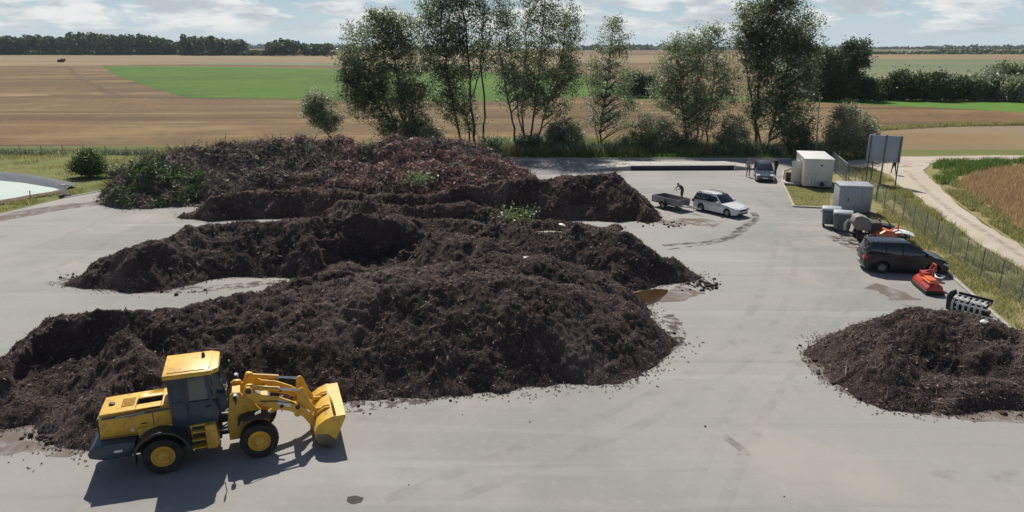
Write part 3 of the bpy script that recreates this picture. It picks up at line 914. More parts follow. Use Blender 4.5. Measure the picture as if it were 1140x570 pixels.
# branches with green leaves tipped on the near left end of the brush heap
def green_branches():
    C, sticks = [], MB()
    r = np.random.default_rng(5)
    for k in range(75):
        px, py = r.uniform(142, 222), r.uniform(216, 225)
        b = P(px, py, 0.0)
        hh = 0.25 + 1.0 * max(0, (222 - py) / 20)
        gx_, gy_, gz_ = _g
        b.z = max(0.1, float(gz_[int(np.clip(np.searchsorted(gy_, b.y), 0, len(gy_) - 1)), int(np.clip(np.searchsorted(gx_, b.x), 0, len(gx_) - 1))])) + r.uniform(0.15, 0.4)
        d_ = np.array([r.normal(), r.normal() - 0.4, r.uniform(-.2, 0.5)])
        d_ /= np.linalg.norm(d_)
        L = r.uniform(0.7, 1.4)
        tip = np.array(b) + d_ * L
        tip[2] = max(0.12, tip[2])
        tip[2] = max(tip[2], float(gz_[int(np.clip(np.searchsorted(gy_, tip[1]), 0, len(gy_) - 1)), int(np.clip(np.searchsorted(gx_, tip[0]), 0, len(gx_) - 1))]) + 0.2)
        for t in np.linspace(0.1, 1, 34):
            C.append(np.array(b) * (1 - t) + tip * t + r.normal(size=3) * 0.13)
    C = np.array(C)
    C[:, 2] = np.maximum(C[:, 2], 0.04)
    V, Q = leaf_quads(C, 0.24, 0.5, rnd=r)
    return fast_mesh('green_branches', V, Q, M['cut_green'], parent=brush)


gb = green_branches()
gb['label'] = 'fresh green branches at the near left end'


def tuft_on(name, pxs, h, mat, n, rad, label, cat):
    C = []
    r = np.random.default_rng(int(pxs[0][0]))
    for x, y in pxs:
        c = np.array(P(x, y, h))
        C.append(c + r.normal(size=(n, 3)) * np.array([rad, rad, rad * 0.4]))
    V, Q = leaf_quads(np.concatenate(C), 0.22, 0.45, rnd=r)
    o = fast_mesh(name, V, Q, mat)
    return tag(o, label, cat, kind='stuff')


tuft_on('green_clippings', [(576, 238)], 1.75, M['leaf_fresh'], 340, 0.7, 'small patch of yellow-green clippings on the back windrow', 'clippings')
tuft_on('green_clippings', [(466, 197)], 2.3, M['leaf_fresh'], 360, 0.7, 'pale yellow-green clump lying on the brush heap', 'clippings')


# crumbs and clods fallen from the heaps
def crumbs():
    r = np.random.default_rng(12)
    b = MB()
    lines = [[(30, 488), (110, 492)], [(330, 452), (480, 440), (600, 425), (700, 405), (752, 372)], [(70, 300), (95, 318), (250, 326)], [(765, 318), (795, 312), (785, 322)],
             [(895, 385), (925, 425), (1000, 455), (1140, 462)], [(715, 245), (760, 250)], [(775, 316), (790, 320)]]
    for ln in lines:
        for k in range(70):
            i = r.integers(0, len(ln) - 1)
            t = r.random()
            x = ln[i][0] * (1 - t) + ln[i + 1][0] * t + r.normal() * 7
            y = ln[i][1] * (1 - t) + ln[i + 1][1] * t + abs(r.normal()) * 3.5 - 2
            s = 0.02 + 0.09 * r.random() ** 3
            p = P(x, y, 0.0)
            b.ball((p.x, p.y, s * 0.5), s * r.uniform(.8, 1.6), s * r.uniform(.8, 1.5), s * r.uniform(.6, 1), n=6)
    for x, y in [(515, 462), (590, 470), (455, 540), (785, 475), (873, 553), (540, 430), (745, 385)]:
        s = 0.016 + 0.02 * r.random()
        p = P(x, y, 0)
        b.ball((p.x, p.y, s * 0.5), s * 1.3, s, s * .7, n=6)
    o = b.build('compost_crumbs', M['compost'], smooth=False)
    tag(o, 'dark compost crumbs strewn along the edges of the heaps', 'crumbs', kind='stuff')


crumbs()


# pale rubbish on the heaps
def scrap(px, py, h, s, label, m='white_sheet'):
    c = P(px, py, h)
    r = random.Random(int(px))
    b = MB()
    n = 7
    top = [(c.x + s * math.cos(2 * math.pi * k / n) * r.uniform(.7, 1.2), c.y + s * 0.8 * math.sin(2 * math.pi * k / n) * r.uniform(.7, 1.2), c.z + r.uniform(-.25, .3) * s) for k in range(n)]
    bot = [(x, y, z - 0.35 * s) for x, y, z in top]
    b.add(top + bot + [(c.x, c.y, c.z + 0.35 * s)], [(k, (k + 1) % n, 2 * n) for k in range(n)] + [(k, n + k, n + (k + 1) % n, (k + 1) % n) for k in range(n)] + [tuple(range(2 * n - 1, n - 1, -1))])
    o = b.build('plastic_scrap', M[m], smooth=False)
    tag(o, label, 'scrap')


scrap(626, 250, 1.9, 0.22, 'pale plastic scrap on the dark middle windrow below the steep back face')
scrap(585, 287, 2.75, 0.24, 'white plastic scrap on the crest of the front windrow')
scrap(1096, 357, 2.1, 0.16, 'white plastic scrap on top of the lone right heap')
scrap(943, 433, 0.05, 0.08, 'small white scrap on the asphalt at the toe of the right heap')

# ================================================================== TREES AND BUSHES


LEAFK = 3.1


def crown_points(blobs, Y, r, depth=0.8, leaves=18, spread=0.45):
    """clusters of leaves spread through ellipsoids given by the photograph at distance Y"""
    k = Y / F_PX
    cents, pts = [], []
    for px, py, rx, ry, n in blobs:
        c = np.array(D(px, py, Y))
        u = r.normal(size=(n, 3))
        u /= np.linalg.norm(u, axis=1)[:, None]
        rad = r.random(n) ** 0.42
        e = np.array([rx * k, (rx + ry) * 0.5 * k * depth, ry * k])
        cc = c + u * rad[:, None] * e
        cents.append(cc)
    cents = np.concatenate(cents)
    sz = r.uniform(0.55, 1.5, len(cents))
    for c, s in zip(cents, sz):
        m = int(leaves * s * LEAFK)
        pts.append(c + r.normal(size=(m, 3)) * np.array([spread, spread, spread * 0.75]) * s)
    return cents, np.concatenate(pts)


def tree(name, label, cat, base, stems, blobs, leaf='leaf_olive', bark='bark', leaf_size=0.24, leaves=18, spread=0.45, seed=1, group=None, depth=0.8, twig=0.5):
    """stems: [(px,py,radius)...] upward polylines; blobs: crown ellipsoids (px,py,rx,ry,clusters)"""
    r = np.random.default_rng(seed)
    bpt = P(*base)
    Y = bpt.y
    t = thing(name, label, cat, bpt, 0, group)
    off = np.array(bpt)
    tr = MB()
    nodes = []
    for si, st in enumerate(stems):
        dy = r.uniform(-0.7, 0.7) if len(stems) > 1 else 0
        pts, rs = [], []
        for i, (x, y, rr) in enumerate(st):
            p = D(x, y, Y + dy + r.normal() * 0.15 * i)
            if i == 0:
                p = P(x, y, -0.12)
                dy = p.y - Y
            pts.append(p)
            rs.append(rr)
        fine, fr = [], []
        for i in range(len(pts) - 1):
            for q in range(4):
                w = q / 4
                p = pts[i].lerp(pts[i + 1], w)
                j = 0.10 * (1 if (i or q) else 0)
                fine.append(p + Vector((r.normal() * j, r.normal() * j, 0)))
                fr.append(rs[i] * (1 - w) + rs[i + 1] * w)
        fine.append(pts[-1])
        fr.append(rs[-1])
        tr.tube([p - bpt for p in fine], fr, 7)
        nodes += [(np.array(p), q) for p, q in zip(fine, fr)]
    cents, L = crown_points(blobs, Y, r, depth, leaves, spread)
    NP = np.array([n[0] for n in nodes])
    NR = np.array([n[1] for n in nodes])
    for c in cents[r.random(len(cents)) < twig]:
        dd = NP - c
        low = np.hypot(dd[:, 0], dd[:, 1]) * 0.9 + np.abs(dd[:, 2] + 0.6 * np.hypot(dd[:, 0], dd[:, 1])) + np.where(dd[:, 2] > 0.2, 6, 0)
        i = int(low.argmin())
        a = Vector(NP[i] - off)
        e = Vector(c - off)
        mid = a.lerp(e, 0.5) + Vector((r.normal() * .15, r.normal() * .15, 0.12 * (e - a).length * 0.5))
        r0 = min(NR[i] * 0.55, 0.05)
        tr.tube([a, mid, e], [r0, r0 * 0.6, 0.010], 5, cap=False)
    tr.build('trunk', M[bark], t)
    L = L[L[:, 2] > 0.05]
    V, Q = leaf_quads(L - off, leaf_size * 1.0, 0.55, rnd=r)
    fast_mesh('crown', V, Q, M[leaf], parent=t)
    return t


GT = 'row of trees behind the yard'
tree('young_tree', 'small round silvery tree alone on the field edge left of the tree row', 'tree', (369, 163.5), [[(369, 163, .10), (367, 150, .09), (362, 138, .07), (357, 120, .03)]],
     [(357, 124, 20, 18, 85), (366, 138, 16, 12, 40), (346, 118, 12, 13, 30), (354, 108, 14, 8, 22)], 'leaf_silver', 'bark', 0.2, 24, 0.3, 21, GT)
tree('bushy_tree', 'leaning broad dark tree, leftmost big tree of the row', 'tree', (448, 160), [[(444, 160, .17), (436, 130, .13), (425, 95, .1), (410, 55, .05)], [(455, 160, .16), (446, 125, .13), (440, 80, .1), (436, 30, .04)], [(449, 161, .13), (438, 138, .1), (412, 110, .06)]],
     [(425, 50, 40, 36, 170), (460, 115, 22, 26, 50), (392, 95, 18, 26, 40), (405, 85, 30, 28, 100), (445, 35, 24, 22, 60), (430, 100, 40, 26, 110), (462, 80, 20, 40, 60), (408, 118, 22, 18, 45), (440, 138, 26, 20, 80), (420, 20, 24, 10, 30), (388, 65, 14, 25, 30), (470, 140, 14, 16, 30)],
     'leaf_dark', 'bark', 0.25, 20, 0.42, 22, GT)
tree('tall_tree', 'tall dark multi-stemmed tree, darkest crown left of centre', 'tree', (520, 162), [[(513, 162, .16), (508, 130, .13), (500, 90, .11), (492, 40, .08), (488, -20, .04)], [(529, 163, .17), (526, 120, .14), (522, 70, .11), (515, 10, .08), (510, -80, .03)],
     [(538, 162, .14), (540, 120, .12), (536, 70, .1), (540, 0, .06)], [(524, 163, .12), (520, 130, .1), (530, 90, .08), (548, 40, .04)]],
     [(500, 20, 34, 38, 150), (515, 60, 32, 32, 110), (520, -15, 44, 22, 100), (515, -55, 34, 30, 80), (482, 62, 14, 26, 34), (505, 128, 16, 18, 26), (478, 28, 14, 25, 30), (500, 90, 20, 22, 50), (540, 45, 14, 40, 50), (514, 112, 18, 16, 30), (490, 112, 10, 14, 12), (525, 138, 12, 12, 14)],
     'leaf_dark', 'bark', 0.25, 18, 0.42, 23, GT)
tree('tall_tree', 'tall open tree with airy silvery crown and pale stems, near centre', 'tree', (590, 164), [[(576, 167, .15), (571, 135, .12), (562, 95, .09), (556, 50, .05)], [(583, 163, .14), (582, 120, .12), (585, 70, .09), (590, 0, .05)], [(590, 163, .15), (596, 120, .12), (604, 60, .09), (612, -70, .03)],
     [(597, 163, .13), (608, 125, .1), (622, 80, .08), (630, 20, .04)], [(586, 164, .1), (577, 130, .08), (568, 60, .05), (562, 0, .03)]],
     [(590, 15, 44, 36, 130), (618, 50, 28, 40, 105), (580, 65, 30, 30, 95), (605, -15, 44, 20, 80), (602, -50, 34, 28, 60), (560, 80, 16, 30, 40), (590, 95, 40, 24, 70), (636, 75, 12, 30, 36), (612, 120, 26, 16, 34), (628, 90, 20, 24, 45), (560, 35, 14, 30, 30), (600, 100, 28, 22, 60), (575, 115, 16, 16, 20), (636, 30, 12, 26, 24)],
     'leaf_olive', 'bark_pale', 0.24, 15, 0.42, 24, GT, twig=0.7)
tree('slender_tree', 'slender single-stemmed tree with narrow pointed crown, right of the centre trees', 'tree', (667, 165), [[(667, 166, .12), (669, 130, .1), (677, 90, .08), (681, 50, .05), (683, 22, .02)], [(668, 164, .07), (660, 130, .05), (654, 95, .03)]],
     [(682, 45, 18, 25, 50), (682, 85, 28, 26, 85), (660, 80, 10, 20, 20), (688, 118, 24, 20, 45), (665, 105, 16, 22, 32), (664, 136, 16, 14, 24), (694, 138, 12, 14, 14), (683, 25, 6, 8, 8)],
     'leaf_olive', 'bark', 0.22, 15, 0.36, 25, GT, twig=0.75)
tree('bushy_tree', 'grey-green many-stemmed tree with ragged top, left of the darkest right-hand tree', 'tree', (776, 165), [[(764, 166, .11), (762, 135, .09), (757, 90, .07), (752, 50, .03)], [(774, 164, .11), (775, 125, .09), (776, 80, .07), (775, 40, .03)], [(786, 165, .11), (790, 125, .09), (796, 85, .07), (800, 40, .03)], [(780, 164, .09), (784, 135, .07), (808, 100, .04)]],
     [(760, 75, 28, 32, 110), (780, 120, 36, 26, 90), (740, 95, 18, 30, 40), (790, 65, 24, 32, 85), (775, 105, 34, 26, 95), (808, 95, 16, 28, 45), (745, 105, 16, 20, 35), (750, 50, 10, 14, 16), (792, 34, 14, 9, 16), (770, 138, 28, 16, 45), (775, 46, 22, 14, 30)],
     'leaf_olive', 'bark', 0.23, 16, 0.4, 26, GT)
tree('tall_tree', 'tallest broad dark tree on the right, behind the parked dark hatchback', 'tree', (850, 166), [[(842, 166, .2), (842, 130, .17), (845, 90, .13), (850, 45, .08), (852, 5, .03)], [(855, 166, .21), (862, 130, .17), (872, 90, .12), (885, 50, .06)], [(848, 166, .13), (838, 120, .1), (830, 70, .07), (828, 30, .03)]],
     [(862, 30, 42, 30, 170), (868, 130, 30, 26, 70), (862, -20, 30, 18, 40), (875, 65, 36, 32, 130), (845, 70, 30, 36, 100), (895, 45, 22, 24, 55), (832, 40, 16, 24, 40), (850, 8, 28, 12, 50), (885, 100, 26, 18, 55), (850, 112, 26, 18, 45), (900, 82, 12, 18, 22), (890, 135, 18, 20, 40), (838, 130, 10, 16, 14), (878, 2, 14, 8, 16)],
     'leaf_dark', 'bark', 0.25, 20, 0.44, 27, GT)
GB = 'bushes along the back of the yard'
bushes = [
    ('round_bush', 'dark round bush below the tall silvery tree near centre', (627, 166), [(627, 146, 20, 17, 70), (618, 154, 16, 10, 30), (640, 152, 10, 10, 20)], 'leaf_olive', 31),
    ('pale_bush', 'pale grey-green bush left of the many-stemmed tree', (732, 168), [(732, 148, 18, 18, 60), (720, 138, 10, 16, 24), (745, 156, 14, 10, 24)], 'leaf_silver', 32),
    ('pale_bush', 'pale wispy bush just left of the tallest right-hand tree', (815, 168), [(815, 145, 18, 18, 55), (805, 155, 14, 10, 24), (828, 152, 8, 12, 16)], 'leaf_silver', 33),
    ('dark_bush', 'dark low bush at the foot of the tallest right-hand tree', (882, 169), [(882, 152, 18, 15, 50), (896, 156, 10, 10, 20)], 'leaf_dark', 34),
    ('willow_bush', 'large rounded grey-green bush beside the billboard', (947, 174), [(945, 145, 27, 22, 130), (930, 158, 16, 13, 50), (965, 150, 14, 18, 45), (942, 126, 14, 10, 30), (956, 162, 18, 10, 40)], 'leaf_silver', 35),
    ('pale_bush', 'small grey-green bush right of the leaning tree', (483, 164), [(483, 150, 13, 12, 36), (474, 156, 9, 7, 14)], 'leaf_silver', 36),
    ('dark_bush', 'low dark shrub under the slender tree', (700, 168), [(702, 157, 14, 9, 26)], 'leaf_olive', 37),
    ('dark_bush', 'low dark shrub under the grey-green many-stemmed tree', (762, 169), [(762, 158, 18, 10, 36)], 'leaf_dark', 38),
    ('pale_bush', 'pale yellowish shrub between the slender tree and the pale grey-green bush', (716, 170), [(716, 152, 13, 15, 36), (722, 160, 12, 8, 18)], 'leaf_fresh', 42),
    ('round_bush', 'rounded shrub at the foot of the leaning tree', (462, 164), [(460, 150, 14, 12, 40), (452, 156, 10, 8, 16)], 'leaf_dark', 43),
    ('dark_bush', 'low dark shrub under the tall silvery tree', (588, 169), [(590, 158, 16, 10, 34)], 'leaf_dark', 44),
    ('dark_bush', 'low dark shrub at the stems of the tall dark tree left of centre', (548, 168), [(548, 160, 20, 8, 30)], 'leaf_dark', 39)]
for nm, lb, bs, bl, lf, sd in bushes:
    x, y = bs
    tree(nm, lb, 'bush', bs, [[(x - 3, y, .05), (x - 5, y - 12, .03), (x - 8, y - 20, .015)], [(x + 2, y, .05), (x + 3, y - 12, .03), (x + 7, y - 22, .015)], [(x, y, .04), (x + 1, y - 20, .015)]], bl, lf, 'bark', 0.21, 20, 0.32, sd, GB)
tree('round_bush', 'round leafy bush on the grassy bank beyond the pond', 'bush', (98, 196), [[(96, 196, .05), (92, 184, .03), (86, 174, .015)], [(100, 196, .05), (104, 184, .03), (108, 174, .015)]],
     [(97, 181, 17, 15, 120), (108, 185, 12, 11, 50), (88, 186, 10, 9, 36), (98, 171, 9, 5, 20)], 'leaf_fresh', 'bark', 0.17, 22, 0.22, 40)
tree('pale_bush', 'small pale flowering shrub right of the round bush on the bank', 'bush', (130, 196), [[(130, 196, .03), (128, 188, .015)], [(134, 196, .03), (138, 188, .015)]],
     [(127, 190, 9, 6, 30), (142, 188, 12, 6, 34), (153, 186, 8, 4, 14)], 'leaf_silver', 'bark', 0.16, 16, 0.2, 41)

# far hedge and its trees on the right
GH = 'bushes and trees of the far hedge'
hx = [(912, 98, 16, 14, 'leaf_far'), (938, 99, 17, 13, 'leaf_far'), (962, 100, 16, 12, 'leaf_far'), (985, 100, 14, 11, 'leaf_far'), (1000, 96, 12, 16, 'leaf_far'), (1021, 97, 14, 15, 'leaf_far'), (1042, 97, 14, 16, 'leaf_far'), (1064, 99, 13, 13, 'leaf_far'), (1084, 99, 13, 13, 'leaf_olive'),
      (1104, 97, 15, 15, 'leaf_olive'), (1128, 100, 14, 13, 'leaf_silver'), (1152, 98, 15, 15, 'leaf_far'), (706, 95, 14, 13, 'leaf_far'), (722, 97, 12, 11, 'leaf_far')]
for i, (x, y, rx, ry, lf) in enumerate(hx):
    base = (x, y + ry * 0.85 + 1.5)
    place = {0: 'dark hedge bush half behind the street lamp', 12: 'dark far bush seen left of the many-stemmed tree', 13: 'low far bush right of the dark one between the trees', 10: 'pale silvery bush near the right end of the far hedge', 11: 'last dark bush of the hedge at the picture edge',
             1: 'dark hedge bush under the tall far trees, just right of the lamp', 2: 'dark hedge bush directly above the willow-like bush by the billboard', 3: 'low dark hedge bush above the billboard', 4: 'upright dark hedge bush right above the billboard edge',
             5: 'dark hedge bush over the start of the gravel road', 6: 'tall dark bush in the middle of the right hedge', 7: 'lower dark hedge bush right of the hedge middle', 8: 'olive hedge bush left of the broad one near the right edge', 9: 'broad olive bush in front of the big far tree at right'}[i]
    tree('hedge_bush', place, 'bush', base, [[(x - 2, base[1], .09), (x - 3, y - 4, .04)], [(x + 3, base[1], .09), (x + 4, y - 5, .04)]],
         [(x, y, rx, ry, 75), (x + rx * .4, y - ry * .45, rx * .55, ry * .55, 20), (x, y + ry * .5, rx * .95, ry * .5, 26)], lf, 'bark', 0.5, 16, 0.7, 60 + i, GH, twig=0.1)
tree('far_tree', 'dark tall tree rising out of the far hedge, right of the tallest tree', 'tree', (950, 111), [[(950, 111, .25), (950, 85, .18), (950, 60, .1)]],
     [(948, 70, 18, 22, 95), (958, 60, 10, 16, 35), (940, 86, 20, 14, 60), (948, 52, 8, 8, 14)], 'leaf_far', 'bark', 0.5, 16, 0.7, 81, GH, twig=0.2)
tree('far_tree', 'dark tree of the far hedge half hidden by the tallest tree', 'tree', (922, 111), [[(922, 111, .25), (922, 85, .18), (922, 65, .1)]],
     [(922, 80, 14, 20, 70), (916, 66, 10, 14, 30), (930, 66, 8, 12, 20)], 'leaf_far', 'bark', 0.5, 16, 0.7, 82, GH, twig=0.2)
tree('far_tree', 'broad far tree standing above the hedge at the right edge', 'tree', (1118, 108), [[(1118, 108, .25), (1116, 90, .18), (1112, 78, .1)], [(1122, 108, .2), (1130, 90, .12), (1136, 78, .08)]],
     [(1116, 82, 16, 12, 65), (1134, 82, 14, 12, 55), (1125, 92, 22, 10, 50)], 'leaf_dark', 'bark', 0.5, 16, 0.7, 83, GH, twig=0.2)


# ---- far woods: one mass each
def wood(name, label, runs, Y, leaf, n_per, leaf_size, seed, mat_haze=None):
    r = np.random.default_rng(seed)
    k = Y / F_PX
    pts = []
    for x0, x1, ytop0, ytop1, ybot in runs:
        x = x0
        while x < x1:
            t = (x - x0) / max(1, x1 - x0)
            top = ytop0 * (1 - t) + ytop1 * t + r.normal() * 1.1
            w = r.uniform(3.5, 7)
            cx, cy = x, (top + ybot) / 2
            ry = (ybot - top) / 2
            c = np.array(D(cx, cy, Y + r.uniform(-30, 60)))
            u = r.normal(size=(n_per, 3))
            u /= np.linalg.norm(u, axis=1)[:, None]
            u *= (r.random(n_per) ** 0.35)[:, None]
            pts.append(c + u * np.array([w * k, w * k * 1.5, ry * k]))
            # low skirt
            q = n_per // 3
            pts.append(np.array(D(cx, ybot - 1.5, Y)) + np.stack([r.uniform(-w, w, q) * k, r.uniform(-20, 20, q), r.uniform(-2, 2.0, q) * k], 1))
            x += r.uniform(2.2, 4.2)
    C = np.concatenate(pts)
    C = C[C[:, 2] > 0]
    V, Q = leaf_quads(C, leaf_size, 0.75, rnd=r)
    o = fast_mesh(name, V, Q, M[leaf])
    tag(o, label, 'wood', kind='stuff')


wood('far_wood', 'long dark wood on the left horizon', [(-260, 0, 42, 41, 60), (-6, 78, 41, 41, 60), (78, 110, 37.5, 37, 60), (110, 192, 38, 43, 60), (190, 203, 47, 47, 60)], 1150, 'leaf_far', 330, 4.2, 91)
wood('far_wood', 'dark block of wood right of the long left wood', [(205, 240, 41, 41.5, 60.3), (240, 272, 43, 46, 60.3)], 1080, 'leaf_far', 330, 4.0, 92)
wood('far_copse', 'small far copse in two clumps left of the leaning tree', [(300, 313, 46, 46, 60), (313, 332, 43.5, 46, 60), (338, 372, 50, 48, 60.3), (278, 298, 57, 57, 60.5)], 1050, 'leaf_far', 260, 3.6, 93)
wood('far_wood', 'bluish wood on the horizon between the middle trees', [(380, 560, 52, 51, 57), (640, 745, 51, 50.5, 57), (745, 880, 52, 53, 57.5)], 2600, 'leaf_far', 90, 8.0, 94)
wood('far_treeline', 'thin hedge line in the far fields at right', [(968, 1035, 57.5, 58, 60.8), (1035, 1140, 56, 56.5, 61.3), (1140, 1350, 56, 56, 61.5)], 1250, 'leaf_far', 70, 3.6, 95)
wood('far_wood', 'long bluish wooded ridge on the right horizon', [(880, 1035, 53.5, 53.2, 56), (1035, 1085, 51.5, 51, 56), (1085, 1420, 51, 52, 56)], 3200, 'leaf_far', 60, 10.0, 96)
wood('far_hills', 'bluish low wooded ridge left of the middle trees', [(265, 385, 49.5, 50, 55)], 3800, 'leaf_far', 60, 11.0, 97)
b = MB()
p = P(68, 69.3, -0.1)
for q in range(9):
    b.ball((p.x + random.uniform(-2.4, 2.4), p.y + random.uniform(-2, 2), random.uniform(0.6, 2.0)), 1.2, 1.2, 1.1, 8)
tag(b.build('straw_pile', pmat('straw_pile', (0.10, 0.05, 0.03), (0.07, 0.035, 0.025), 1.0, 0.9, bump=0.1), smooth=False), 'small dark lump alone in the far brown field', 'straw pile')


# ---- grass and weeds
def pip(x, y, poly):
    c = np.zeros(len(x), bool)
    n = len(poly)
    for i in range(n):
        x1, y1 = poly[i]
        x2, y2 = poly[(i + 1) % n]
        cond = ((y1 > y) != (y2 > y)) & (x < (x2 - x1) * (y - y1) / (y2 - y1 + 1e-12) + x1)
        c ^= cond
    return c


def blades(name, label, px, n, h, w, mat, seed, z=-0.08, clump=0.0, cat='grass', avoid=None):
    r = np.random.default_rng(seed)
    poly = [tuple(P(x, y, z))[:2] for x, y in px]
    A = np.array(poly)
    out = []
    tries = 0
    while sum(map(len, out)) < n and tries < 60:
        x = r.uniform(A[:, 0].min(), A[:, 0].max(), n)
        y = r.uniform(A[:, 1].min(), A[:, 1].max(), n)
        ok = pip(x, y, poly)
        if clump:
            ok &= fbm(x * clump, y * clump, seed, 3) > r.uniform(-0.5, 0.9, n)
        out.append(np.stack([x[ok], y[ok]], 1))
        tries += 1
    B = np.concatenate(out)[:n]
    n = len(B)
    hh = (h * r.uniform(0.35, 1.25, n))[:, None]
    b0 = np.concatenate([B, np.full((n, 1), z)], 1)
    a = r.uniform(0, 2 * math.pi, n)
    s = np.stack([np.cos(a), np.sin(a), np.zeros(n)], 1) * (w * r.uniform(.5, 1.4, n))[:, None] / 2
    lean = np.concatenate([r.normal(size=(n, 2)) * 0.35, np.ones((n, 1))], 1) * hh
    V = np.stack([b0 - s, b0 + s, b0 + lean * 0.6 + s * 0.7, b0 + lean], 1).reshape(-1, 3)
    o = fast_mesh(name, V, np.arange(4 * n).reshape(n, 4), M[mat])
    tag(o, label, cat, kind='stuff')


blades('grass', 'dry grass and weeds along the right wire fence', [(968, 245), (985, 228), (1012, 240), (1060, 262), (1140, 305), (1260, 385), (1260, 470), (1142, 376), (1058, 303), (1012, 270)], 26000, 0.22, 0.03, 'grass_mix', 201, clump=0.5)
blades('weeds', 'yellow-green weeds between fence and gravel road', [(985, 214), (1000, 208), (1030, 229), (1058, 251), (1111, 289), (1140, 304), (1260, 385), (1230, 400), (1140, 333), (1070, 286), (1010, 240)], 15000, 0.5, 0.04, 'grass_mix', 202, clump=0.6)
blades('grass', 'grass under the billboard', [(944, 190), (968, 187), (988, 196), (1006, 212), (985, 226), (945, 215)], 9000, 0.25, 0.035, 'grass_mix', 203, clump=0.4)
blades('grass', 'short lawn between white cabin and bins', [(874, 206), (925, 212), (924, 230), (886, 229)], 6000, 0.12, 0.03, 'grass_mix', 204)
blades('weeds', 'lush green weeds in the corner of the gravel roads', [(1031, 192), (1046, 180.5), (1140, 178.5), (1250, 178), (1250, 183), (1108, 189), (1080, 194), (1060, 203), (1048, 206)], 13000, 0.55, 0.07, 'grass_green', 205, clump=0.35)
blades('weeds', 'dry weeds edging the ripe field', [(1036, 200), (1050, 203), (1066, 203), (1082, 219), (1124, 246), (1140, 257), (1260, 320), (1260, 350), (1140, 274), (1080, 235)], 13000, 0.35, 0.045, 'grass_mix', 206, clump=0.5)
blades('crop', 'ripe brown crop standing in the right field', [(1066, 204), (1083, 195), (1108, 190), (1140, 186), (1300, 182), (1300, 330), (1140, 254), (1123, 244), (1102, 229), (1081, 217)], 60000, 0.55, 0.05, 'straw', 207, cat='crop')
blades('grass', 'rough grass and weeds under the row of trees', [(540, 175.5), (545, 163), (640, 160), (760, 163), (920, 167), (990, 171), (990, 175.5), (930, 181), (880, 176.5)], 17000, 0.55, 0.07, 'grass_green', 208, clump=0.3)
blades('weeds', 'tall dry weeds and seedlings under the row of trees', [(540, 173.5), (545, 162), (640, 159), (760, 162), (920, 166), (990, 170), (990, 173.5), (930, 177), (880, 174.5)], 15000, 1.0, 0.09, 'grass_mix', 218, clump=0.22)
blades('weeds', 'dark undergrowth between the tree stems', [(540, 172), (545, 163), (640, 160), (760, 163), (920, 167), (940, 174), (880, 173)], 12000, 1.2, 0.16, 'leaf_olive', 219, clump=0.16)
blades('grass', 'grass on the left bank', [(-60, 190), (-60, 168), (130, 166), (330, 163), (470, 161), (540, 172), (240, 188), (150, 204), (85, 206), (0, 190)], 26000, 0.32, 0.05, 'grass_mix', 209, clump=0.3)
blades('weeds', 'dark weeds along the left wire fence', [(-60, 170.5), (130, 170.8), (260, 173.5), (260, 175), (130, 172.6), (-60, 172.2)], 5000, 0.6, 0.08, 'leaf_dark', 210, clump=0.2)
blades('weeds', 'weeds on the bank between pond and yard', [(-30, 243), (-30, 228), (30, 221), (66, 215), (72, 212), (140, 202), (140, 206), (70, 219), (0, 236)], 5000, 0.22, 0.04, 'grass_mix', 211, clump=0.5)
blades('weeds', 'dark grassy ridge across the right stubble', [(930, 149), (985, 142.5), (1060, 138.5), (1140, 138), (1300, 139), (1300, 140.6), (1140, 139.6), (1060, 141), (985, 145.2), (930, 151)], 7000, 0.55, 0.1, 'grass_mix', 212)

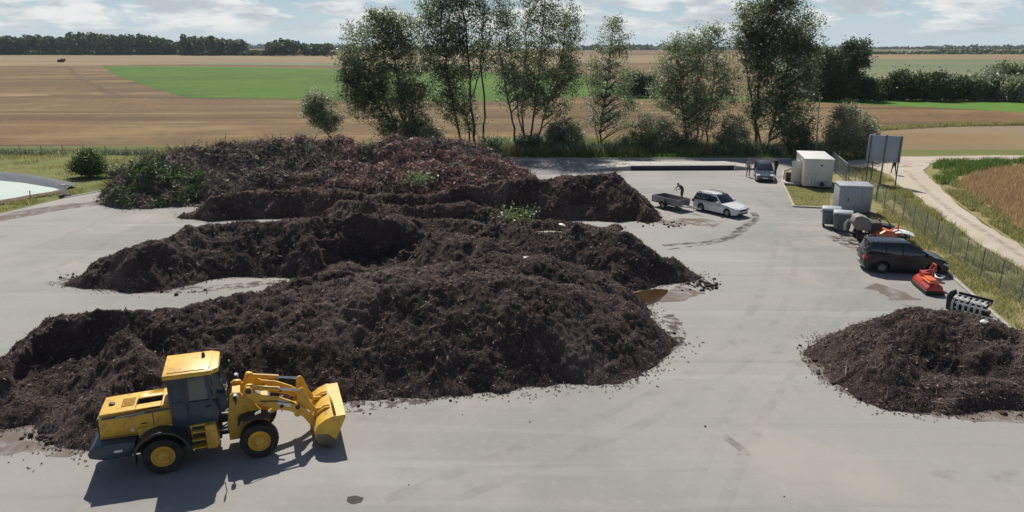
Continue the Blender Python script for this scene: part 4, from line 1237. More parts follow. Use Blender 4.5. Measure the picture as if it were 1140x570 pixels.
# ================================================================== WHEEL LOADER
def loader():
    hd = R(19.0)
    A = P(183, 528.5)
    lx, ly = 0.05, -1.15
    ox = A.x - (math.cos(hd) * lx - math.sin(hd) * ly)
    oy = A.y - (math.sin(hd) * lx + math.cos(hd) * ly)
    t = thing('wheel_loader', 'yellow wheel loader with blue-grey cab, bucket lowered, in front of the largest compost windrow', 'wheel loader', (ox, oy, 0), hd)
    Y, B, K, RB, WS, CHM = M['yellow'], M['blue_grey'], M['dark_iron'], M['rubber'], M['worn_steel'], M['chrome']
    # --- rear frame
    b = MB()
    b.prism([(-1.35, 0.55), (-1.35, 1.1), (1.55, 1.1), (1.7, 0.95), (1.7, 0.5), (0.9, 0.42), (-0.9, 0.45)], -0.42, 0.42)
    b.box(-0.08, 0.24, -0.75, 0.75, 0.44, 0.70)
    b.box(1.55, 1.95, -0.18, 0.18, 0.5, 0.68)
    b.box(1.55, 1.95, -0.18, 0.18, 0.92, 1.08)
    b.build('rear_frame', K, t, bevel=0.02)
    b = MB()
    b.prism([(-1.87, 0.80), (-1.87, 0.98), (-1.72, 1.16), (-1.15, 1.16), (-0.62, 1.12), (-0.62, 0.86), (-0.75, 0.70), (-1.45, 0.66)], -0.98, 0.98)
    cw = b.build('counterweight', B, t, bevel=0.035)
    b = MB()
    for s in (-1, 1):
        b = MB()
        b.box(-1.885, -1.86, s * 0.86 - 0.08, s * 0.86 + 0.08, 0.86, 0.96)
        b.build('tail_lamp', M['lamp_red'], t, bevel=0.008)
    b = MB()
    b.box(-1.20, -0.98, -0.992, -0.97, 0.88, 0.95)
    b.build('reflector_plate', M['white_sheet'], cw)
    # --- engine hood, top deck built round the exhaust opening
    b = MB()
    b.prism([(-1.58, 1.17), (-1.55, 1.86), (-1.50, 1.88), (0.40, 1.94), (0.40, 1.13)], -0.62, 0.62)
    hood = b.build('hood', Y, t, bevel=0.03)
    zt = lambda x: 1.88 + (x + 1.5) * 0.0316
    b = MB()

    def deck(x0, x1, y0, y1):
        vs = [(x, y, zt(x) + dz) for dz in (0.0, 0.085) for y in (y0, y1) for x in (x0, x1)]
        b.add(vs, [(0, 2, 3, 1), (4, 5, 7, 6), (0, 1, 5, 4), (2, 6, 7, 3), (0, 4, 6, 2), (1, 3, 7, 5)])
    deck(-1.52, -0.56, -0.60, 0.60)
    deck(0.14, 0.40, -0.60, 0.60)
    deck(-0.56, 0.14, -0.60, -0.28)
    deck(-0.56, 0.14, 0.14, 0.60)
    b.build('hood_deck', Y, hood, bevel=0.018)
    b = MB()
    vs = [(x, y, zt(x) + 0.045) for y in (-0.275, 0.135) for x in (-0.555, 0.135)]
    b.add([(x, y, z - 0.02) for x, y, z in vs] + vs, [(0, 2, 3, 1), (4, 5, 7, 6), (0, 1, 5, 4), (2, 6, 7, 3), (0, 4, 6, 2), (1, 3, 7, 5)])
    b.tube([(-0.32, -0.06, zt(-.3)), (-0.32, -0.06, zt(-.3) + 0.06)], 0.07, 10)
    b.build('exhaust_well', M['well_shade'], hood)  # shallow black plate paints the darkness of a deep opening
    b = MB()
    for k in range(7):
        y = -0.30 + k * 0.085
        b.box(-0.98, -0.62, y, y + 0.04, zt(-.8) + 0.078, zt(-.8) + 0.108)
    b.build('louvre_grille', Y, hood, bevel=0.008, seg=1)
    b = MB()
    b.lathe([(0.0, 1.98), (0.085, 1.98), (0.085, 2.02), (0.05, 2.035), (0.0, 2.035)], (-1.26, 0.0, 0.0), 'z', 14)
    b.build('filler_cap', M['plastic_black'], hood)
    b = MB()
    b.box(-1.61, -1.565, -0.52, 0.52, 1.22, 1.80)
    for k in range(8):
        z = 1.26 + k * 0.065
        b.box(-1.635, -1.60, -0.50, 0.50, z, z + 0.025)
    b.build('radiator_grille', M['plastic_black'], t)
    # side band with pale lettering blocks
    for s in (-1, 1):
        b = MB()
        b.prism([(-1.47, 1.80), (-1.44, 1.865), (0.36, 1.915), (0.36, 1.845), (-0.60, 1.80)], s * 0.622, s * 0.634)
        b.build('side_band', M['blue_grey'], hood)
        b = MB()
        b.prism([(-1.10, 1.815), (-1.08, 1.858), (-0.30, 1.882), (-0.32, 1.838)], s * 0.634, s * 0.640)
        b.build('side_stripe', M['galv'], hood)
        b = MB()
        b.box(-0.12, -0.10, s * 0.621, s * 0.628, 1.16, 1.83)
        b.box(-1.50, 0.39, s * 0.621, s * 0.628, 1.205, 1.22)
        b.build('panel_seam', K, hood)
        b = MB()
        b.box(-0.74, -0.66, s * 0.622, s * 0.636, 1.30, 1.40)
        b.build('warning_sticker', M['white_sheet'], hood)
        b = MB()
        b.box(-0.45, -0.28, s * 0.62, s * 0.645, 1.50, 1.53)
        b.build('hood_handle', K, hood)
    # --- wheels
    def wheel(x, s):
        w = MB()
        r, cy = 0.58, s * 0.94
        hw = 0.205
        prof = [(0.335, -hw + .03), (0.40, -hw - .0), (0.50, -hw), (0.555, -hw + .03), (r - 0.012, -hw + .075), (r - 0.012, hw - .075), (0.555, hw - .03), (0.50, hw), (0.40, hw), (0.335, hw - .03), (0.335, -hw + .03)]
        w.lathe(prof, (x, cy, r), 'y', 40)
        for k in range(22):
            for sd in (-1, 1):
                a = 2 * math.pi * (k + (0.5 if sd > 0 else 0)) / 22
                Mx = Matrix.Translation((x, cy, r)) @ Matrix.Rotation(-a, 4, 'Y')
                sh = 0.10
                vs = []
                for zz in (r - 0.045, r):
                    for (yy, xx) in ((sd * 0.015, 0.0), (sd * 0.20, sh)):
                        for dx in (-0.032, 0.032):
                            z2 = zz - (0.035 if abs(yy) > 0.1 else 0)
                            vs.append(Mx @ Vector((xx + dx - 0.05, yy, z2)))
                w.add(vs, [(0, 2, 3, 1), (4, 5, 7, 6), (0, 1, 5, 4), (2, 6, 7, 3), (0, 4, 6, 2), (1, 3, 7, 5)])
        ty = w.build('wheel', RB, t, smooth=True)
        w = MB()
        so = s
        w.lathe([(0.345, -so * 0.17), (0.345, so * 0.17), (0.315, so * 0.165), (0.275, so * 0.09), (0.20, so * 0.075), (0.17, so * 0.13), (0.12, so * 0.19), (0.06, so * 0.205), (0.0, so * 0.205)], (x, cy, r), 'y', 28)
        for k in range(10):
            a = 2 * math.pi * k / 10
            c = (x + 0.235 * math.cos(a), cy + so * 0.085, r + 0.235 * math.sin(a))
            w.lathe([(0.018, 0), (0.018, so * 0.02), (0.0, so * 0.02)], c, 'y', 6)
        w.build('rim', Y, ty)
    for x in (0.08, 2.80):
        for s in (-1, 1):
            wheel(x, s)
    # --- rear mudguards
    for s in (-1, 1):
        b = MB()
        arc = []
        pts = []
        for k in range(15):
            a = R(12 + k * 13.2)
            pts.append((0.08 + 0.80 * math.cos(a), 0.60 + 0.80 * math.sin(a)))
        y0, y1 = s * 0.66, s * 1.16
        vs = []
        for (px, pz) in pts:
            dx, dz = px - 0.08, pz - 0.60
            l = math.hypot(dx, dz)
            for (yy, off) in ((y0, 0), (y1, 0), (y1, -0.07), (y1 - s * 0.02, -0.07), (y1 - s * 0.025, -0.025), (y0, -0.025)):
                vs.append((px + dx / l * off, yy, pz + dz / l * off))
        n = 6
        fs = [(i * n + k, i * n + (k + 1) % n, (i + 1) * n + (k + 1) % n, (i + 1) * n + k) for i in range(len(pts) - 1) for k in range(n)]
        fs += [tuple(range(n)), tuple((len(pts) - 1) * n + k for k in range(n))]
        b.add(vs, fs)
        b.build('mudguard', K, t)
        b = MB()
        b.box(-0.55, 0.45, s * 0.60, s * 0.70, 0.95, 1.40)
        b.build('mudguard_bracket', Y, t, bevel=0.02)
    # --- cab
    b = MB()
    cabp = [(0.40, 1.10), (0.40, 2.02), (0.44, 2.04), (1.55, 2.04), (1.62, 1.96), (1.66, 1.20), (1.60, 1.10)]
    b.prism([(0.40, 1.12), (0.40, 2.06), (0.86, 2.06), (0.86, 1.98), (1.62, 1.98), (1.74, 1.60), (1.66, 1.12)], -0.74, 0.74)
    cab = b.build('cab', B, t, bevel=0.03)
    pil = [((0.43, 2.0), (0.43, 2.92), 0.10), ((0.80, 2.0), (0.82, 2.92), 0.07), ((1.55, 1.95), (1.50, 2.92), 0.07)]
    for s in (-1, 1):
        for (x0, z0), (x1, z1), w in pil:
            b = MB()
            b.bar((x0, s * 0.705, z0), (x1, s * 0.69, z1), 0.07, w, up=(1, 0, 0))
            b.build('cab_pillar', B, cab, bevel=0.01)
        b = MB()
        b.bar((1.96, s * 0.44, 2.06), (1.70, s * 0.52, 2.90), 0.05, 0.06, up=(1, 0, 0))
        b.build('cab_pillar', B, cab, bevel=0.01)
        # solid rear quarter panel behind the door
        b = MB()
        b.box(0.42, 0.80, s * 0.665, s * 0.715, 2.0, 2.88)
        b.build('quarter_panel', B, cab, bevel=0.006)
        b = MB()
        b.prism([(0.84, 1.30), (0.84, 2.04), (1.56, 2.04), (1.66, 1.60), (1.60, 1.30)], s * 0.742, s * 0.765)
        b.bar((0.88, s * 0.735, 2.02), (0.90, s * 0.725, 2.86), 0.04, 0.09, up=(1, 0, 0))
        b.bar((1.50, s * 0.735, 2.02), (1.46, s * 0.725, 2.86), 0.04, 0.08, up=(1, 0, 0))
        b.box(0.86, 1.50, s * 0.70, s * 0.735, 2.79, 2.87)
        door = b.build('door', B, t, bevel=0.008)
        b = MB()
        b.box(1.36, 1.52, s * 0.765, s * 0.80, 1.82, 1.86)
        b.build('door_handle', M['plastic_black'], door)
        b = MB()
        b.prism([(0.90, 2.03), (0.91, 2.83), (1.46, 2.83), (1.50, 2.03)], s * 0.695, s * 0.708)
        b.build('door_window', M['door_glass'], door)
        # front quarter window between door post and windscreen
        b = MB()
        x = [(1.56, s * 0.69, 1.99), (1.95, s * 0.44, 2.08), (1.70, s * 0.52, 2.86), (1.51, s * 0.68, 2.86)]
        b.add([Vector(q) for q in x] + [Vector(q) + Vector((0, -s * 0.012, 0)) for q in x], [(0, 1, 2, 3), (7, 6, 5, 4), (0, 4, 5, 1), (1, 5, 6, 2), (2, 6, 7, 3), (3, 7, 4, 0)])
        b.build('side_window', M['cab_glass'], cab)
    b = MB()
    x = [(1.955, -0.44, 2.08), (1.955, 0.44, 2.08), (1.70, 0.52, 2.86), (1.70, -0.52, 2.86)]
    b.add([Vector(q) for q in x] + [Vector(q) - Vector((0.014, 0, 0)) for q in x], [(0, 1, 2, 3), (7, 6, 5, 4), (0, 4, 5, 1), (1, 5, 6, 2), (2, 6, 7, 3), (3, 7, 4, 0)])
    b.build('windscreen', M['cab_glass'], cab)
    b = MB()
    b.prism([(1.60, 1.30), (1.98, 1.52), (1.97, 2.07), (1.60, 1.99)], -0.46, 0.46)
    b.build('cab_nose', B, cab, bevel=0.02)
    b = MB()
    b.box(0.395, 0.42, -0.60, 0.60, 2.10, 2.82)
    b.build('rear_window', M['cab_glass'], cab)
    b = MB()
    pts = [(0.30, -0.80), (1.58, -0.80), (1.84, -0.62), (1.84, 0.62), (1.58, 0.80), (0.30, 0.80)]
    b.prism_z(pts, 2.86, 3.0)
    b.prism_z([(0.40, -0.66), (1.55, -0.66), (1.62, -0.5), (1.62, 0.5), (1.55, 0.66), (0.40, 0.66)], 3.0, 3.025)
    roof = b.build('cab_roof', Y, t, bevel=0.03)
    b = MB()
    b.box(1.79, 1.86, -0.40, 0.40, 2.845, 2.93)
    b.build('roof_notch_bar', M['plastic_black'], roof, bevel=0.01)  # black bar standing in for the dark notch of the front overhang
    b = MB()
    b.lathe([(0.0, 3.02), (0.055, 3.02), (0.055, 3.05), (0.045, 3.14), (0.025, 3.17), (0.0, 3.17)], (1.38, 0.30, 0), 'z', 12)
    b.build('beacon', M['rust'], roof)
    # seat and steering wheel
    b = MB()
    b.box(0.75, 1.15, -0.24, 0.24, 2.0, 2.12)
    b.prism([(0.62, 2.05), (0.56, 2.62), (0.64, 2.64), (0.76, 2.1)], -0.22, 0.22)
    b.build('seat', M['plastic_black'], cab, bevel=0.03)
    b = MB()
    b.tube([(1.55 + 0.10 * math.cos(a), 0.19 * math.sin(a), 2.28 + 0.10 * math.sin(0) + 0.14 * math.cos(a)) for a in [2 * math.pi * k / 16 for k in range(17)]], 0.014, 6)
    b.tube([(1.75, 0, 2.0), (1.55, 0, 2.28)], 0.025, 6)
    b.build('steering_wheel', M['plastic_black'], cab)
    # --- steps and tanks
    for s in (-1, 1):
        b = MB()
        b.prism([(0.92, 0.60), (0.86, 1.28), (1.58, 1.32), (1.66, 0.60), (1.50, 0.50), (1.05, 0.50)], s * 0.44, s * 0.80)
        b.prism([(1.30, 0.54), (1.30, 1.30), (1.60, 1.31), (1.66, 0.62), (1.55, 0.52)], s * 0.80, s * 0.98)
        tk = b.build('side_tank', Y, t, bevel=0.02)
        for z in (0.60, 0.86, 1.12):
            b = MB()
            b.box(0.90, 1.28, s * 0.80, s * 1.0, z, z + 0.03)
            b.build('step', Y, tk, bevel=0.005)
        b = MB()
        b.box(0.93, 1.27, s * 0.801, s * 0.812, 0.65, 1.24)
        b.build('recess_shade', K, tk)  # dark plate laid on the tank face, painting a recess's shade
        b = MB()
        b.tube([(0.86, s * 1.0, 0.60), (0.86, s * 1.02, 1.25), (0.86, s * 0.86, 1.6), (0.86, s * 0.80, 2.0)], 0.016, 6)
        b.build('handrail', K, tk)
    # --- hoses and joint between the two frames
    b = MB()
    for k, yy in enumerate((-0.32, -0.22, -0.1, 0.12, 0.25)):
        b.tube([(1.55, yy, 0.85 + 0.05 * k), (1.75, yy * 1.3, 0.78 + 0.07 * k), (1.95, yy * 1.2, 0.92 + 0.04 * k), (2.15, yy, 1.0)], 0.022, 6)
    b.build('hydraulic_hoses', M['plastic_black'], t)
    for s in (-1, 1):
        b = MB()
        b.tube([(1.35, s * 0.36, 0.78), (1.9, s * 0.40, 0.80)], 0.05, 10)
        b.tube([(1.9, s * 0.40, 0.80), (2.2, s * 0.42, 0.81)], 0.025, 8)
        b.build('steering_cylinder', CHM, t)
    # --- front frame
    b = MB()
    for s in (-1, 1):
        b.prism([(1.92, 0.44), (1.90, 1.00), (2.06, 1.96), (2.16, 2.04), (2.36, 2.02), (2.42, 1.90), (2.52, 2.18), (2.60, 2.24), (2.74, 2.22), (2.80, 2.05), (2.76, 1.55), (3.10, 1.05), (3.16, 0.62), (2.95, 0.45)], s * 0.50, s * 0.40)
    b.box(1.95, 2.15, -0.40, 0.40, 0.5, 1.15)
    b.box(2.10, 2.75, -0.40, 0.40, 1.15, 1.45)
    b.box(2.62, 3.08, -0.40, 0.40, 0.52, 1.0)
    b.box(2.10, 2.35, -0.40, 0.40, 1.75, 1.90)
    ff = b.build('front_frame', Y, t, bevel=0.012, seg=1)
    b = MB()
    b.box(2.66, 2.94, -0.76, 0.76, 0.45, 0.71)
    b.build('front_axle', K, t, bevel=0.03)
    for s in (-1, 1):
        b = MB()
        b.prism([(2.22, 1.20), (2.30, 1.28), (2.55, 1.34), (3.0, 1.34), (3.2, 1.28), (3.2, 1.25), (3.0, 1.305), (2.55, 1.305), (2.32, 1.25), (2.24, 1.17)], s * 0.52, s * 1.10)
        b.build('mudguard', K, t)
        b = MB()
        b.bar((2.22, s * 0.50, 1.72), (2.22, s * 0.80, 1.80), 0.05)
        b.bar((2.22, s * 0.78, 1.78), (2.22, s * 0.78, 1.96), 0.04, 0.04, up=(1, 0, 0))
        hl = b.build('headlamp_bracket', K, t)
        b = MB()
        b.box(2.17, 2.28, s * 0.78 - 0.11, s * 0.78 + 0.11, 1.94, 2.09)
        b.build('headlamp', M['plastic_black'], t, bevel=0.02)
        b = MB()
        b.box(2.281, 2.292, s * 0.78 - 0.09, s * 0.78 + 0.09, 1.96, 2.07)
        b.box(2.19, 2.27, s * 0.78 - 0.08, s * 0.78 + 0.08, 2.091, 2.10)
        b.build('lamp_lens', M['lamp_clear'], hl)
    # --- lift arms
    arm = [(2.50, 2.10), (2.55, 2.20), (2.66, 2.20), (2.76, 2.02), (3.00, 1.86), (3.45, 1.74), (3.90, 1.50), (4.25, 1.18), (4.62, 0.66), (4.66, 0.50), (4.58, 0.42), (4.46, 0.46), (4.15, 0.94), (3.75, 1.22), (3.25, 1.38), (2.85, 1.58), (2.58, 1.82)]
    for s in (-1, 1):
        b = MB()
        b.prism(arm, s * 0.545, s * 0.635)
        la = b.build('lift_arm', Y, t, bevel=0.012, seg=1)
        for (x, z, r_) in ((2.62, 2.08, 0.085), (4.56, 0.52, 0.08), (3.55, 1.42, 0.06), (4.02, 1.30, 0.07)):
            b = MB()
            b.lathe([(0.0, s * 0.52), (r_, s * 0.52), (r_, s * 0.665), (r_ * 0.6, s * 0.68), (0.0, s * 0.68)], (x, 0, z), 'y', 14)
            b.build('pivot_pin', K, la)
        b = MB()
        b.prism([(3.42, 1.50), (3.46, 1.66), (3.84, 1.48), (3.80, 1.34)], s * 0.636, s * 0.641)
        b.build('arm_label', M['white_sheet'], la)
        # tilt cylinder
        b = MB()
        b.tube([(2.66, s * 0.46, 2.12), (3.52, s * 0.46, 1.93)], 0.075, 12)
        b.tube([(2.60, s * 0.46, 2.13), (2.70, s * 0.46, 2.11)], 0.09, 12)
        tc_ = b.build('tilt_cylinder', Y, t)
        b = MB()
        b.tube([(3.5, s * 0.46, 1.935), (4.16, s * 0.46, 1.79)], 0.036, 10)
        b.build('piston_rod', CHM, tc_)
        # bell crank and bucket link
        b = MB()
        b.prism([(4.08, 1.84), (4.20, 1.88), (4.28, 1.80), (4.42, 1.36), (4.62, 1.02), (4.52, 0.96), (4.28, 1.12), (4.02, 1.22), (3.94, 1.32), (4.02, 1.42)], s * 0.43, s * 0.49)
        b.build('bell_crank', Y, t, bevel=0.01, seg=1)
        b = MB()
        b.bar((4.52, s * 0.40, 1.02), (4.98, s * 0.40, 0.98), 0.05, 0.12)
        b.build('bucket_link', Y, t, bevel=0.01, seg=1)
        b = MB()
        b.tube([(2.72, s * 0.33, 0.95), (3.35, s * 0.33, 1.22)], 0.075, 12)
        lc = b.build('lift_cylinder', Y, t)
        b = MB()
        b.tube([(3.33, s * 0.33, 1.21), (3.62, s * 0.33, 1.33)], 0.04, 10)
        b.build('piston_rod', CHM, lc)
        b = MB()
        b.tube([(2.70, s * 0.58, 2.24), (3.2, s * 0.5, 2.06), (3.5, s * 0.5, 2.0)], 0.014, 6)
        b.tube([(2.9, s * 0.68, 1.7), (3.4, s * 0.66, 1.62), (4.0, s * 0.64, 1.42)], 0.014, 6)
        b.build('hydraulic_pipe', M['plastic_black'], la)
    b = MB()
    b.tube([(4.0, -0.55, 1.02), (4.0, 0.55, 1.02)], 0.10, 14)
    b.build('cross_tube', Y, t)
    b = MB()
    b.box(2.95, 3.15, -0.55, 0.55, 1.55, 1.70)
    b.build('cross_beam', Y, t)
    # --- bucket
    prof = [(5.43, 1.00), (5.36, 1.05), (5.06, 1.10), (4.78, 1.00), (4.56, 0.84), (4.45, 0.62), (4.46, 0.40), (4.60, 0.22), (4.97, 0.015)]
    th = 0.03
    inner = []
    cxm, czm = 5.05, 0.55
    for x, z in prof:
        l = math.hypot(cxm - x, czm - z)
        inner.append((x + (cxm - x) / l * th, z + (czm - z) / l * th))
    b = MB()
    b.prism(prof + inner[::-1], -1.18, 1.18)
    for s in (-1, 1):
        b.prism(prof, s * 1.18, s * 1.215)
    bk = b.build('bucket', Y, t, bevel=0.004, seg=1)
    b = MB()
    b.box(5.02, 5.44, -1.215, 1.215, 1.062, 1.085)
    b.build('bucket_lip', Y, bk, bevel=0.008, seg=1)
    for s in (-1, 1):
        b = MB()
        b.prism([(4.98, 0.02), (4.62, 0.215), (4.48, 0.40), (4.50, 0.56), (4.86, 0.50), (5.10, 0.26)], s * 1.2155, s * 1.222)
        b.build('worn_side_patch', WS, bk)
    b = MB()
    b.prism([(4.60, 0.19), (4.98, -0.0), (5.02, 0.03), (4.63, 0.235)], -1.22, 1.22)
    b.build('cutting_edge', WS, bk)
    for s in (-0.5, 0.5):
        b = MB()
        b.prism([(4.44, 0.34), (4.40, 0.62), (4.55, 0.95), (4.86, 1.12), (5.02, 1.12), (4.98, 0.94), (4.62, 0.78), (4.55, 0.34)], s - 0.07, s - 0.02)
        b.prism([(4.44, 0.34), (4.40, 0.62), (4.55, 0.95), (4.86, 1.12), (5.02, 1.12), (4.98, 0.94), (4.62, 0.78), (4.55, 0.34)], s + 0.10, s + 0.15)
        b.build('bucket_bracket', Y, bk, bevel=0.006, seg=1)
    b = MB()
    b.tube([(1.98, -0.55, 1.9), (2.05, -0.95, 2.0), (2.05, -0.98, 2.28)], 0.014, 6)
    b.tube([(1.98, 0.55, 1.9), (2.05, 0.95, 2.0), (2.05, 0.98, 2.28)], 0.014, 6)
    mr = b.build('mirror_arms', K, t)
    for s in (-1, 1):
        b = MB()
        b.box(2.03, 2.07, s * 0.98 - 0.09, s * 0.98 + 0.09, 2.25, 2.52)
        b.build('mirror', M['plastic_black'], mr, bevel=0.012)


loader()


# ================================================================== CARS
def place_axles(pr, pf, wb):
    """heading and mid-rear position from the two near wheel contact pixels"""
    a, b = P(*pr), P(*pf)
    return a, math.atan2(b.y - a.y, b.x - a.x)


def car(name, label, cat, loc, hd, L, W, H, wb, fr, belt, prof_hood, roof, paint, wr=0.31, group=None, rails=None, wheel_c='galv', gl=0.0, tint='glass'):
    """x: rear axle at 0, nose at wb+fr. prof_hood: upper body outline from tail to nose (x,z); roof: (xr0, xr1, xf1, xf0) foot and top of the glasshouse"""
    t = thing(name, label, cat, loc, hd, group)
    ro = L - wb - fr
    x0, x1 = -ro, wb + fr
    hw = W / 2
    zb = 0.20
    ra = wr + 0.055

    def arch(cx):
        return [(cx + ra * math.cos(R(a)), max(zb, wr + ra * math.sin(R(a)))) for a in range(-20, 201, 20)]
    low = [(x1 - 0.12, zb)] + arch(wb) + arch(0.0) + [(x0 + 0.12, zb + 0.03)]
    poly = [(x0 + 0.02, 0.42)] + prof_hood + [(x1, 0.55), (x1 - 0.02, 0.32)] + low
    b = MB()
    n = len(poly)
    ys = [-hw, -hw * 0.93, -hw * 0.5, 0, hw * 0.5, hw * 0.93, hw]
    bm = bmesh.new()
    # side faces at half width; ends rounded in plan
    xc, hl = (x0 + x1) / 2, L / 2

    def pt(x, z, y):
        e = abs((x - xc) / hl)
        yy = y * (1 - 0.20 * max(0, e - 0.72) / 0.28 * max(0, e - 0.72) / 0.28)
        if z > belt - 0.35:
            yy *= 1 - 0.04 * (z - belt + 0.35) / 0.35
        if z < 0.4:
            yy *= 0.975
        bow = 0.07 * (1 - (abs(y) / hw) ** 2)
        xx = x + (bow if x > x1 - 0.25 else (-bow if x < x0 + 0.2 else 0))
        return (xx, yy, z)
    vs, fs = [], []
    prof_n = len(poly)
    for y in ys:
        vs += [pt(x, z, y) for x, z in poly]
    for j in range(len(ys) - 1):
        for i in range(prof_n):
            k = (i + 1) % prof_n
            fs.append((j * prof_n + i, j * prof_n + k, (j + 1) * prof_n + k, (j + 1) * prof_n + i))
    fs.append(tuple(range(prof_n)))
    fs.append(tuple((len(ys) - 1) * prof_n + i for i in range(prof_n - 1, -1, -1)))
    b.add(vs, fs)
    body = b.build('body', paint, t, bevel=0.03, seg=2, angle=40)
    # glasshouse
    xr0, xr1, xf1, xf0 = roof
    bw, tw = hw * 0.93, hw * 0.76
    zt = H - 0.035
    g4 = [(xr0, -bw, belt - 0.03), (xf0, -bw, belt - 0.05), (xf1, -tw, zt), (xr1, -tw, zt)]
    vs = g4 + [(x, -y, z) for x, y, z in g4]
    b = MB()
    b.add(vs, [(0, 1, 2, 3), (7, 6, 5, 4), (0, 4, 5, 1), (1, 5, 6, 2), (2, 6, 7, 3), (3, 7, 4, 0)])
    b.build('glasshouse', M[tint], t, bevel=0.03)
    # roof skin, pillars
    b = MB()
    nx, ny = 8, 6
    top = []
    for i in range(nx + 1):
        for j in range(ny + 1):
            u, v = i / nx, j / ny * 2 - 1
            x = xr1 - 0.06 + (xf1 - xr1 + 0.10) * u
            z = H - 0.05 * v * v - 0.05 * (abs(u - 0.45) / 0.55) ** 3
            top.append((x, v * (tw + 0.03), z))
    m_ = len(top)
    fs = []
    for i in range(nx):
        for j in range(ny):
            a = i * (ny + 1) + j
            fs.append((a, a + 1, a + ny + 2, a + ny + 1))
            fs.append((a + m_, a + ny + 1 + m_, a + ny + 2 + m_, a + 1 + m_))
    ring = [j for j in range(ny + 1)] + [i * (ny + 1) + ny for i in range(1, nx + 1)] + [nx * (ny + 1) + j for j in range(ny - 1, -1, -1)] + [i * (ny + 1) for i in range(nx - 1, 0, -1)]
    for q in range(len(ring)):
        a, c = ring[q], ring[(q + 1) % len(ring)]
        fs.append((a, a + m_, c + m_, c))
    b.add(top + [(x, y, z - 0.045) for x, y, z in top], fs)
    rf = b.build('roof', paint, t, angle=50)
    for s in (-1, 1):
        def on(x, u):
            """point on the glasshouse side at height fraction u"""
            return Vector((x, s * ((bw + 0.006) * (1 - u) + (tw + 0.006) * u), (belt - 0.04) * (1 - u) + zt * u))
        b = MB()
        b.bar(on(xf0 - 0.02, 0), on(xf1 - 0.0, 1), 0.05, 0.06, up=(0, 1, 0))
        b.build('pillar', paint, rf, bevel=0.01, seg=1)
        b = MB()
        b.bar(on(xr0 + 0.06, 0), on(xr1 + 0.05, 1), 0.05, 0.13, up=(0, 1, 0))
        b.build('pillar', paint, rf, bevel=0.01, seg=1)
        xb = (xr0 + xf0) / 2 + 0.12
        b = MB()
        b.bar(on(xb + 0.08, 0), on(xb - 0.02, 1), 0.04, 0.07, up=(0, 1, 0))
        b.build('pillar', M['plastic_black'], rf, bevel=0.01, seg=1)
        if xb - xr0 > 1.4:
            b = MB()
            b.bar(on(xb - 0.85, 0), on(xb - 0.82, 1), 0.04, 0.07, up=(0, 1, 0))
            b.build('pillar', M['plastic_black'], rf, bevel=0.01, seg=1)
        if rails:
            b = MB()
            b.tube([(xr1 + 0.15, s * (tw - 0.02), H - 0.03), (xr1 + 0.25, s * (tw - 0.02), H + 0.045), (xf1 - 0.45, s * (tw - 0.02), H + 0.045), (xf1 - 0.3, s * (tw - 0.02), H - 0.02)], 0.018, 6)
            b.build('roof_rail', M[rails], rf)
        # door seams, handles, sill trim, mirror
        for xs in (xb + 0.05, xf0 - 0.35 if xf0 - xb > 0.9 else xf0 - 0.15, xb - 0.9):
            b = MB()
            b.box(xs - 0.006, xs + 0.006, s * (hw * 0.985) - 0.006, s * (hw * 0.985) + 0.012, 0.34, belt - 0.06)
            b.build('door_seam', M['plastic_black'], body)
        for xs in (xb + 0.16, xb - 0.74):
            b = MB()
            b.box(xs, xs + 0.17, s * hw * 0.985 - 0.01, s * hw * 0.985 + 0.028, belt - 0.17, belt - 0.14)
            b.build('door_handle', paint, body, bevel=0.005, seg=1)
        b = MB()
        b.prism([(xf0 - 0.32, belt + 0.0), (xf0 - 0.34, belt + 0.14), (xf0 - 0.18, belt + 0.13), (xf0 - 0.14, belt + 0.02)], s * (hw + 0.0), s * (hw + 0.19))
        b.build('mirror', paint, t, bevel=0.025)
        # lamps
        b = MB()
        b.prism([(x1 - 0.36, 0.66), (x1 - 0.30, 0.76), (x1 - 0.02, 0.66), (x1 - 0.005, 0.56), (x1 - 0.1, 0.54)], s * hw * 0.53, s * hw * 0.925)
        b.build('headlight', M['lamp_clear'], t, bevel=0.015)
        b = MB()
        zt0 = belt - 0.27
        b.prism([(x0 - 0.05, zt0), (x0 - 0.03, zt0 + 0.2), (x0 + 0.2, zt0 + 0.2), (x0 + 0.16, zt0)], s * hw * 0.70, s * hw * 0.965)
        b.build('tail_light', M['lamp_red'], t, bevel=0.015)
    b = MB()
    b.box(x1 + 0.03, x1 + 0.085, -hw * 0.42, hw * 0.42, 0.50, 0.62)
    b.box(x1 + 0.0, x1 + 0.07, -hw * 0.6, hw * 0.6, 0.26, 0.36)
    b.build('grille', M['plastic_black'], t, bevel=0.01)
    for xx in (x1 + 0.088, x0 - 0.10):
        b = MB()
        b.box(xx, xx + 0.012, -0.26, 0.26, 0.40 if xx > 0 else 0.55, 0.49 if xx > 0 else 0.66)
        b.build('number_plate', M['white_sheet'], t)
